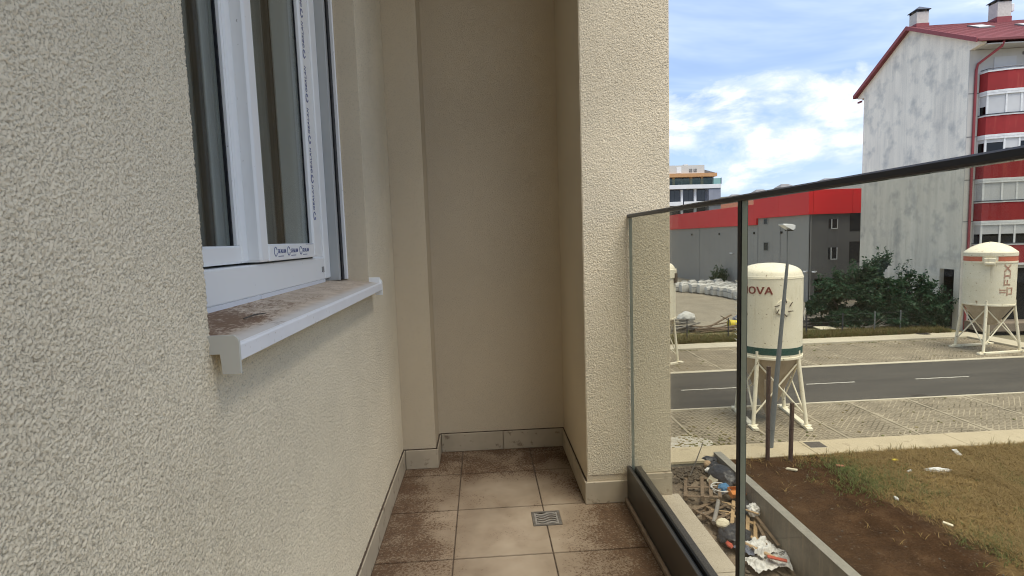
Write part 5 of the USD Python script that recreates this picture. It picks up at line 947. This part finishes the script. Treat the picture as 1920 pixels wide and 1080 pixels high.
for x0, x1, z0, z1 in ((33.0, 33.95, 4.0, 5.25), (33.0, 33.95, 6.93, 7.95)):
    wf = obj('window', MB().box(x0, x1, Y0 + 0.02, Y0 + 0.08, z0, z0 + 0.06).box(x0, x1, Y0 + 0.02, Y0 + 0.08, z1 - 0.06, z1).box(x0, x0 + 0.06, Y0 + 0.02, Y0 + 0.08, z0 + 0.06, z1 - 0.06).box(x1 - 0.06, x1, Y0 + 0.02, Y0 + 0.08, z0 + 0.06, z1 - 0.06), 'dark_cladding', gb)
    obj('pane', MB().box(x0 + 0.06, x1 - 0.06, Y0 + 0.05, Y0 + 0.06, z0 + 0.06, z1 - 0.06), 'dark_glass', wf)
    obj('casement', MB().obox((x0 + 0.34, Y0 - 0.02, (z0+z1)/2), (0.08, 0.05, z1 - z0 - 0.1)).obox((x0 + 0.60, Y0 - 0.10, z0 + 0.08), (0.56, 0.05, 0.07)).obox((x1 - 0.10, Y0 - 0.12, (z0+z1)/2), (0.05, 0.05, z1 - z0 - 0.1)), 'frame_white', wf)
for z0, z1 in ((3.6, 5.7), (6.6, 8.39)):
    wf = obj('window', MB().box(35.1, 35.16, Y0 + 0.03, Y0 + 0.1, z0, z1).box(36.34, 36.4, Y0 + 0.03, Y0 + 0.1, z0, z1).box(35.16, 36.34, Y0 + 0.03, Y0 + 0.1, z0, z0 + 0.06), 'dark_cladding', gb); obj('pane', MB().box(35.16, 36.34, Y0 + 0.06, Y0 + 0.07, z0 + 0.06, z1), 'dark_glass', wf)
for y0, y1, z0, z1 in ((56.85, 57.75, 7.66, 8.38), (56.6, 57.7, 4.75, 5.75)):
    wf = obj('window', MB().box(X0 - 0.05, X0 - 0.004, y0, y1, z0, z0 + 0.09).box(X0 - 0.05, X0 - 0.004, y0, y1, z1 - 0.06, z1).box(X0 - 0.05, X0 - 0.004, y0, y0 + 0.16, z0 + 0.09, z1 - 0.06).box(X0 - 0.05, X0 - 0.004, y1 - 0.07, y1, z0 + 0.09, z1 - 0.06), 'grey_trim', gb)
    obj('pane', MB().box(X0 - 0.02, X0 - 0.003, y0 + 0.16, y1 - 0.07, z0 + 0.09, z1 - 0.06), 'dark_glass', wf)
for y in (78.0, 68.8, 59.8, 54.2): obj('vent', MB().box(X0 - 0.08, X0 - 0.004, y - 0.17, y + 0.17, 6.65, 6.88, 0.01), 'void_dark', gb)
for x, y, z in ((X0 - 0.25, 64.9, 4.33), (X0 - 0.30, Y0 + 0.1, 2.95), (X0 + 0.35, Y0 - 0.25, 2.93)):
    obj('security_lamp', MB().obox((x - 0.16, y - 0.16, z), (0.26, 0.26, 0.12), (0.3, 0.2, 0.3), 0.03).obox((x + 0.16, y + 0.16, z), (0.26, 0.26, 0.12), (-0.3, 0.2, 0.3), 0.03).obox((x + 0.05, y + 0.02, z + 0.06), (0.4, 0.10, 0.06)), 'white_plastic', gb)

# ------------------------------------------------------------------ beige apartment block (local frame: x along its front, y into the gable)
ab = thing('apartment_block', 'tall beige apartment block with stained gable and red balconies', 'apartment block', (31.0, 33.0, 0), -7.7)
DV, LU, ZE, ZR = 11.5, 16.0, 17.85, 21.28
gp = Polygon([(0, 0), (0.50, 0), (0.50, 4.05), (1.85, 4.05), (1.85, 0), (DV, 0), (DV, ZE), (12.4, 17.95), (12.4, 18.12), (DV/2, ZR), (-0.9, 18.12), (-0.9, 17.95), (0, ZE)])
TG = np.array([[0, 0, 1, 0], [1, 0, 0, 0], [0, 1, 0, 0], [0, 0, 0, 1]], float)
obj('gable_wall', MB().prism(gp, 0.30, TG), 'gable_render', ab)
obj('entry_recess', MB().box(0.30, 2.4, 0.45, 0.50, 0, 4.1).box(0.30, 2.4, 1.85, 1.90, 0, 4.1).box(2.4, 2.45, 0.45, 1.9, 0, 4.1).box(0.30, 2.45, 0.45, 1.90, 4.1, 4.15), 'void_dark', ab)
obj('front_wall', MB().box(0.305, LU, 0.0, 0.30, 4.15, ZE - 0.01), 'facade_white', ab)
obj('rear_wall', MB().box(0.305, LU, DV - 0.3, DV, 0, ZE), 'facade_white', ab); obj('side_wall', MB().box(LU, LU + 0.3, 0.0, DV, 0, ZE), 'facade_white', ab)
obj('corner_pier', MB().box(-0.012, 0.60, -0.04, -0.002, 0.0, ZE - 0.02), 'facade_white', ab)
obj('ground_floor', MB().box(0.61, LU, 0.25, 0.35, 0.0, 4.14), 'void_dark', ab); obj('shop_slab', MB().box(0.61, LU, -0.9, 0.25, 4.15, 4.45), 'facade_white', ab)
sl = (ZR - 18.12)/(DV/2 + 0.9)
def slope(y0, z0, y1, z1, t): return np.array([(-0.30, y0, z0), (LU + 0.5, y0, z0), (LU + 0.5, y1, z1), (-0.30, y1, z1), (-0.30, y0, z0 + t), (LU + 0.5, y0, z0 + t), (LU + 0.5, y1, z1 + t), (-0.30, y1, z1 + t)])
BF = [[0, 3, 2, 1], [4, 5, 6, 7], [0, 1, 5, 4], [1, 2, 6, 5], [2, 3, 7, 6], [3, 0, 4, 7]]
rf = obj('roof', MB().add(slope(-1.0, 18.09, DV/2, ZR + 0.01, 0.16), BF).add(slope(12.5, 18.09, DV/2, ZR + 0.01, 0.16), [q[::-1] for q in BF]), 'roof_red', ab)
for k in range(22): y = -0.9 + k*0.31; z = 18.12 + (y + 0.9)*sl + 0.17; obj('tile_course', MB().box(-0.28, LU + 0.5, y, y + 0.05, z, z + 0.035), 'roof_red', rf)
obj('fascia', MB().add(np.array([(-0.36, y, z) for y, z in ((-1.02, 18.02), (DV/2, ZR - 0.06), (DV/2, ZR + 0.22), (-1.02, 18.30))] + [(-0.305, y, z) for y, z in ((-1.02, 18.02), (DV/2, ZR - 0.06), (DV/2, ZR + 0.22), (-1.02, 18.30))]), [[0, 1, 2, 3], [7, 6, 5, 4], [0, 3, 7, 4], [0, 4, 5, 1], [3, 2, 6, 7]]), 'fascia_red', rf)
obj('fascia', MB().add(np.array([(-0.36, y, z) for y, z in ((12.52, 18.02), (DV/2, ZR - 0.06), (DV/2, ZR + 0.22), (12.52, 18.30))] + [(-0.305, y, z) for y, z in ((12.52, 18.02), (DV/2, ZR - 0.06), (DV/2, ZR + 0.22), (12.52, 18.30))]), [[3, 2, 1, 0], [4, 5, 6, 7], [4, 7, 3, 0], [1, 5, 4, 0], [7, 6, 2, 3]]), 'fascia_red', rf)
obj('gutter', MB().box(-0.30, LU + 0.5, -1.12, -1.0, 18.05, 18.22, 0.02).box(-0.30, LU + 0.5, 12.5, 12.62, 18.05, 18.22, 0.02), 'roof_red', rf)
obj('soffit', MB().box(0.31, LU, -0.98, -0.001, 17.86, 17.93), 'facade_white', ab); obj('soffit', MB().box(0.31, LU, 11.51, 12.4, 17.86, 17.93), 'facade_white', ab)
obj('downpipe_elbow', MB().box(-0.15, -0.02, 11.7, 12.2, 17.55, 17.68), 'roof_red', ab)
for cu, cv_, w_, h_ in ((0.62, DV/2 + 0.15, 0.82, 0.80), (5.85, DV/2 - 0.2, 0.92, 1.02)):
    ch = obj('chimney', MB().box(cu - w_/2, cu + w_/2, cv_ - 0.42, cv_ + 0.42, ZR + 0.28, ZR + 0.28 + h_, 0.01), 'far_beige', rf)
    obj('chimney_base', MB().box(cu - w_/2 - 0.03, cu + w_/2 + 0.03, cv_ - 0.45, cv_ + 0.45, ZR - 0.5, ZR + 0.279), 'fascia_red', ch)
for cu, cv_, w_, h_ in ((0.62, DV/2 + 0.15, 0.82, 0.80), (5.85, DV/2 - 0.2, 0.92, 1.02)):
    z = ZR + 0.28 + h_; e_ = 0.10; pts = np.array([(cu + i_*(w_/2 + e_), cv_ + j_*(0.42 + e_), z + 0.13) for i_ in (-1, 1) for j_ in (-1, 1)] + [(cu + i_*(w_/2 + e_), cv_ + j_*(0.42 + e_), z + 0.16) for i_ in (-1, 1) for j_ in (-1, 1)] + [(cu, cv_, z + 0.52)])
    cc = obj('chimney_cap', MB().tm(trimesh.convex.convex_hull(pts)), 'rail_dark', rf)
    obj('cap_legs', MB().box(cu - w_/2, cu - w_/2 + 0.1, cv_ - 0.42, cv_ - 0.34, z, z + 0.13).box(cu + w_/2 - 0.1, cu + w_/2, cv_ - 0.42, cv_ - 0.34, z, z + 0.13).box(cu - w_/2, cu - w_/2 + 0.1, cv_ + 0.34, cv_ + 0.42, z, z + 0.13).box(cu + w_/2 - 0.1, cu + w_/2, cv_ + 0.34, cv_ + 0.42, z, z + 0.13), 'rail_dark', cc)
obj('dish_box', MB().box(6.33, 6.53, DV/2 - 0.6, DV/2 - 0.3, ZR + 0.62, ZR + 1.12, 0.02), 'frame_white', rf)
for u_, v_ in ((2.6, 2.9), (5.2, 2.3), (9.0, 2.3)):
    z = 18.12 + (v_ + 0.9)*sl + 0.17; sk_ = obj('skylight', MB().add(np.array([(u_ + dx, v_ + dy, z + dy*sl + dz) for dz in (0.0, 0.10) for dx, dy in ((0, 0), (1.0, 0), (1.0, 1.1), (0, 1.1))]), BF), 'roof_grey', rf)
    obj('pane', MB().add(np.array([(u_ + dx, v_ + dy, z + dy*sl + 0.106) for dx, dy in ((0.1, 0.1), (0.9, 0.1), (0.9, 1.0), (0.1, 1.0))]), [[0, 1, 2, 3]]), 'shutter_white', sk_)
dp = obj('downpipe', MB().tube([(1.25, -0.95, 18.02), (1.2, -0.9, 17.75), (0.42, -0.14, 16.95), (0.36, -0.11, 16.6), (0.36, -0.11, 9.0), (0.36, -0.11, 0.0)], 0.075, 10), 'pipe_red', ab, smooth=40)
line = LineString([(0.72, 0.0), (0.80, -0.50), (1.65, -0.82), (3.2, -1.05), (4.6, -1.12), (6.2, -1.05), (7.4, -0.8), (8.2, -0.45), (8.3, 0.0)])
slabp = Polygon(list(line.coords))
def wall_on(ls, t, z0, z1): return MB().prism(ls.buffer(t/2, cap_style=2, join_style=2), z1 - z0, z0=z0)
tops_ = [16.32, 13.64, 10.94, 8.30, 5.62]
for k, zt in enumerate(tops_):
    bl = obj('balcony', wall_on(line, 0.14, zt - 1.12, zt), 'balcony_red', ab)
    obj('coping', wall_on(line, 0.20, zt + 0.001, zt + 0.09), 'frame_white', bl)
    obj('slab', MB().prism(slabp.buffer(0.09, join_style=2), 0.14, z0=zt - 1.12 - 0.145), 'frame_white', bl)
    pts = [np.array(c) for c in line.coords]
    if k == 0:
        obj('rail', MB().tube([(x, y, zt + 0.22) for x, y in line.coords], 0.025, 6), 'rail_dark', bl)
        obj('window_shutter', MB().box(1.45, 2.75, -0.03, -0.002, zt - 1.0, zt + 1.05).box(3.75, 5.2, -0.03, -0.002, zt - 1.0, zt + 1.05).box(6.2, 7.4, -0.03, -0.002, zt - 1.0, zt + 1.05), 'shutter_white', bl)
        obj('wall_vent', MB().box(3.1, 3.35, -0.06, -0.002, zt + 1.1, zt + 1.28), 'roof_grey', bl)
        continue
    zlo, zhi = zt + 0.09, tops_[k-1] - 1.12 - 0.15
    obj('glazing_head', wall_on(line, 0.17, zhi - 0.13, zhi), 'frame_white', bl)
    for i in range(len(pts) - 1):
        a, b = pts[i], pts[i+1]; n = max(1, round(np.hypot(*(b-a))/0.95)) if i else 1
        for j in range(n):
            p, q = a + (b-a)*j/n, a + (b-a)*(j+1)/n; d = q - p; L = np.hypot(*d); an = math.atan2(d[1], d[0]); c = (p+q)/2
            obj('mullion', MB().obox((p[0], p[1], (zlo+zhi-0.13)/2), (0.10, 0.11, zhi - 0.13 - zlo), (0, 0, an)), 'frame_white', bl)
            H = zhi - 0.13 - zlo
            drop = {1: 0.55 if i == 0 else 1.0, 2: 0.18, 3: 1.0, 4: 0.48}[k]
            if k == 2 and (i + j) % 3 == 2: drop = 0.5
            if drop < 1: obj('pane', MB().obox((c[0], c[1], zlo + H*(1-drop)/2), (L - 0.10, 0.03, H*(1-drop)), (0, 0, an)), 'far_glass', bl)
            obj('shutter', MB().obox((c[0], c[1], zhi - 0.13 - H*drop/2), (L - 0.10, 0.05, H*drop - 0.01), (0, 0, an)), 'shutter_white', bl)
    obj('sill_rail', wall_on(line, 0.24, zlo - 0.0, zlo + 0.05), 'rail_dark', bl)
    obj('back_wall', MB().box(0.9, 8.1, -0.05, -0.003, zlo, zhi), 'void_dark', bl)
for zt in tops_[:4]: obj('floor_joint', MB().box(0.0, 0.72, -0.052, -0.041, zt - 1.16, zt - 1.11), 'roof_grey', ab)
obj('laundry', MB().obox((1.9, -0.70, 6.1), (0.35, 0.02, 0.5), (0, 0, -0.35)), 'white_plastic', label='white cloth hanging behind the lowest glazed balcony', cat='laundry') if False else None
ter = thing('terrace', 'low brown terrace slab with dark gap below the apartment block', 'terrace', (31.0, 33.0, 0), -7.7)
obj('deck', MB().box(0.3, LU, -1.6, -0.06, 0.25, 0.75), 'terrace_brown', ter); obj('void', MB().box(0.4, LU, -1.35, -0.10, 0.0, 0.249), 'void_dark', ter)
obj('step', MB().box(3.1, 4.6, -2.6, -1.61, 0.0, 0.36), 'terrace_brown', ter)

# ------------------------------------------------------------------ far buildings, street lamps, hills
fb = thing('modern_block', 'white and grey modern apartment block with orange top floor', 'apartment block')
YB = 120.0; zy = lambda y: 22.42 - (y - 309)*0.1244; xx_ = lambda x: 43.0 + (x - 1257)*0.1234
def fbox(nm, x0, x1, y0, y1, d0, d1, mt, parent=fb, **kw): return obj(nm, MB().box(xx_(x0), xx_(x1), YB + d0, YB + d1, zy(y1), zy(y0)), mt, parent, **kw)
fbox('attic', 1120, 1325, 309, 324, 1.2, 14, 'far_beige'); fbox('attic_wall', 1120, 1346, 330.5, 345, 2.2, 14, 'far_grey')
obj('sloped_roof', MB().tm(trimesh.convex.convex_hull(np.array([(xx_(x), YB + d, zy(y)) for d in (1.3, 13) for x, y in ((1325.2, 317.5), (1346, 323.3), (1325.2, 323.3))]))), 'roof_grey', fb)
fbox('roof_beam', 1120, 1347, 324.1, 330.4, 0.6, 14, 'wood_orange')
for x0 in (1150, 1185, 1220, 1245, 1266, 1299, 1320): fbox('wood_pier', x0, x0 + 4.2, 330.6, 344.9, 1.6, 2.19, 'wood_orange')
for x0, x1 in ((1257.5, 1265.5), (1271, 1283), (1286.5, 1298.5), (1304, 1319.5), (1325, 1342)):
    w_ = fbox('window', x0, x1, 327 if x0 > 1300 and False else 331, 344.8, 1.95, 2.18, 'rail_dark'); fbox('pane', x0 + 0.6, x1 - 0.6, 331.6, 344.4, 1.90, 1.94, 'dark_glass', w_)
fbox('terrace_railing', 1120, 1353, 334.5, 344.9, 0.05, 0.10, 'green_glass'); fbox('railing_post', 1352.2, 1353.2, 333.8, 345, 0.0, 0.2, 'rail_dark')
fbox('chimney', 1295, 1303, 304.5, 308.9, 4, 6, 'far_beige'); fbox('roof_box', 1264, 1275, 307, 308.9, 3, 5, 'far_grey'); fbox('poster', 1272, 1281, 312, 323, 1.12, 1.19, 'frame_white')
em = MB()
for x0 in (1296, 1304.5):
    for a in ((x0, x0 + 1, 315.5, 321), (x0, x0 + 6, 320.2, 321.2), (x0 + 2.3, x0 + 5.6, 315.6, 316.4), (x0 + 2.3, x0 + 5.6, 318.4, 319.2), (x0 + 2.3, x0 + 3.1, 316.4, 318.4), (x0 + 4.8, x0 + 5.6, 316.4, 318.4)):
        em.box(xx_(a[0]), xx_(a[1]), YB + 1.13, YB + 1.19, zy(a[3]), zy(a[2]))
obj('emblem', em, 'roof_grey', fb, label='dark emblem of two L shapes with rings')
for k in range(6):
    y0 = 345 + k*30.3
    fbox('floor_band', 1120, 1352.5, y0, y0 + 7.2, 0.0, 14, 'far_white')
    fbox('storey', 1120, 1352.3, y0 + 7.2, y0 + 30.3, 1.4, 14, 'far_grey')
    fbox('end_wall', 1329.5, 1352.3, y0 + 7.3, y0 + 30.2, 0.15, 1.39, 'far_grey')
    for x0, x1 in ((1259.5, 1278), (1285, 1303.5), (1310.5, 1326.5), (1233, 1251), (1206, 1224)):
        w_ = fbox('window', x0, x1, y0 + 8, y0 + 29.5, 1.25, 1.39, 'rail_dark'); fbox('pane', x0 + 0.8, (x0 + x1)/2 - 0.3, y0 + 9.5, y0 + 29, 1.2, 1.24, 'dark_glass', w_); fbox('pane', (x0 + x1)/2 + 0.3, x1 - 0.8, y0 + 9.5, y0 + 29, 1.2, 1.24, 'dark_glass', w_)
    for x0 in (1279.5, 1304.8): fbox('wall_strip', x0, x0 + 4.0, y0 + 7.3, y0 + 30.2, 0.9, 1.39, 'far_white')
lp = None
for k, (x, lab) in enumerate(((38.35, 'tall dark street lamp before the modern block, left of two'), (43.15, 'tall dark street lamp before the modern block, right of two'))):
    l_ = thing('street_lamp', lab, 'street lamp', (x, 100.0, 0), 0)
    obj('pole', MB().tube([(0, 0, 0), (0, 0, 15.2)], [0.12, 0.09], 8), 'rail_dark', l_); obj('lamp_arm', MB().box(-0.62, 0.55, -0.12, 0.12, 15.2, 15.36, 0.03).box(-0.5, 0.45, -0.1, 0.1, 12.0, 12.1), 'rail_dark', l_)
def house_far(label, x, y, w, d, h, rh, wall, roof, rz=0, z=0):
    t = thing('house', label, 'house', (x, y, z), rz)
    wl = obj('wall', MB().box(-w/2, w/2, -d/2, d/2, -3, h), wall, t)
    obj('roof', MB().tm(trimesh.convex.convex_hull(np.array([(-w/2 - .4, -d/2 - .4, h + 0.01), (w/2 + .4, -d/2 - .4, h + 0.01), (w/2 + .4, d/2 + .4, h + 0.01), (-w/2 - .4, d/2 + .4, h + 0.01), (-w/4, 0, h + rh), (w/4, 0, h + rh)]))), roof, t)
    for k in range(max(2, int(w//3))):
        xw = -w/2 + 1.0 + k*2.8
        if xw + 1 < w/2: obj('window', MB().box(xw, xw + 1.0, -d/2 - 0.06, -d/2 - 0.005, h - 2.0, h - 0.8), 'dark_glass', wl)
house_far('cream house with red tiled roof at left behind the warehouse', 69.5, 150, 9, 8, 13.4, 2.2, 'far_beige', 'tile_roof')
house_far('red roofed house with pale wall just right of the first', 78.5, 158, 8, 8, 14.6, 2.2, 'far_white', 'tile_roof')
house_far('long cream building with flat grey roof behind the warehouse corner', 63.0, 92, 15, 10, 13.4, 1.5, 'far_beige', 'roof_grey')
house_far('grey roofed building beside the beige block gable', 72, 104, 14, 12, 14.6, 2.4, 'far_grey', 'roof_grey')
def hill_z(X, Y): return np.clip((Y - 150)/120, 0, 1)*(23 + 10*np.clip((X - 100)/110, -1, 1)) + 7*(meshkit.fbm(np.stack([X*0.02, Y*0.02, 0*X], -1), 4, 5) - 0.5)*np.clip((Y - 150)/80, 0, 1) - 0.3
obj('hillside', grid(-250, 600, 150, 420, 120, 50, hill_z), 'hill_green', smooth=True, label='dark wooded hillside behind the houses', kind='structure')
hl = ['white hillside house', 'pale hillside house', 'cream hillside house', 'small grey hillside house']
for k, (x, y) in enumerate(((112, 235), (119, 246), (126, 228), (133, 250), (141, 236), (148, 255), (157, 240))):
    house_far(f'{("white", "pale", "cream")[k % 3]} hillside house, {("first","second","third","fourth","fifth","sixth","seventh")[k]} from the left above the red band', x, y, 7, 6, 4.5, 1.8, ('far_white', 'far_beige')[k % 2], ('tile_roof', 'roof_grey')[k % 2], 0, float(hill_z(np.array([x*1.0]), np.array([y*1.0]))[0]))
obj('mountains', grid(-6000, 9000, 5000, 7000, 160, 12, lambda X, Y: 230*np.sin(np.clip((Y - 5000)/2000, 0, 1)*np.pi)*(0.45 + 1.0*meshkit.fbm(np.stack([X*0.0009, Y*0.0004, 0*X], -1), 5, 8)) - 20), 'mountain_haze_blue', smooth=True, label='pale blue mountain range on the horizon', kind='structure')
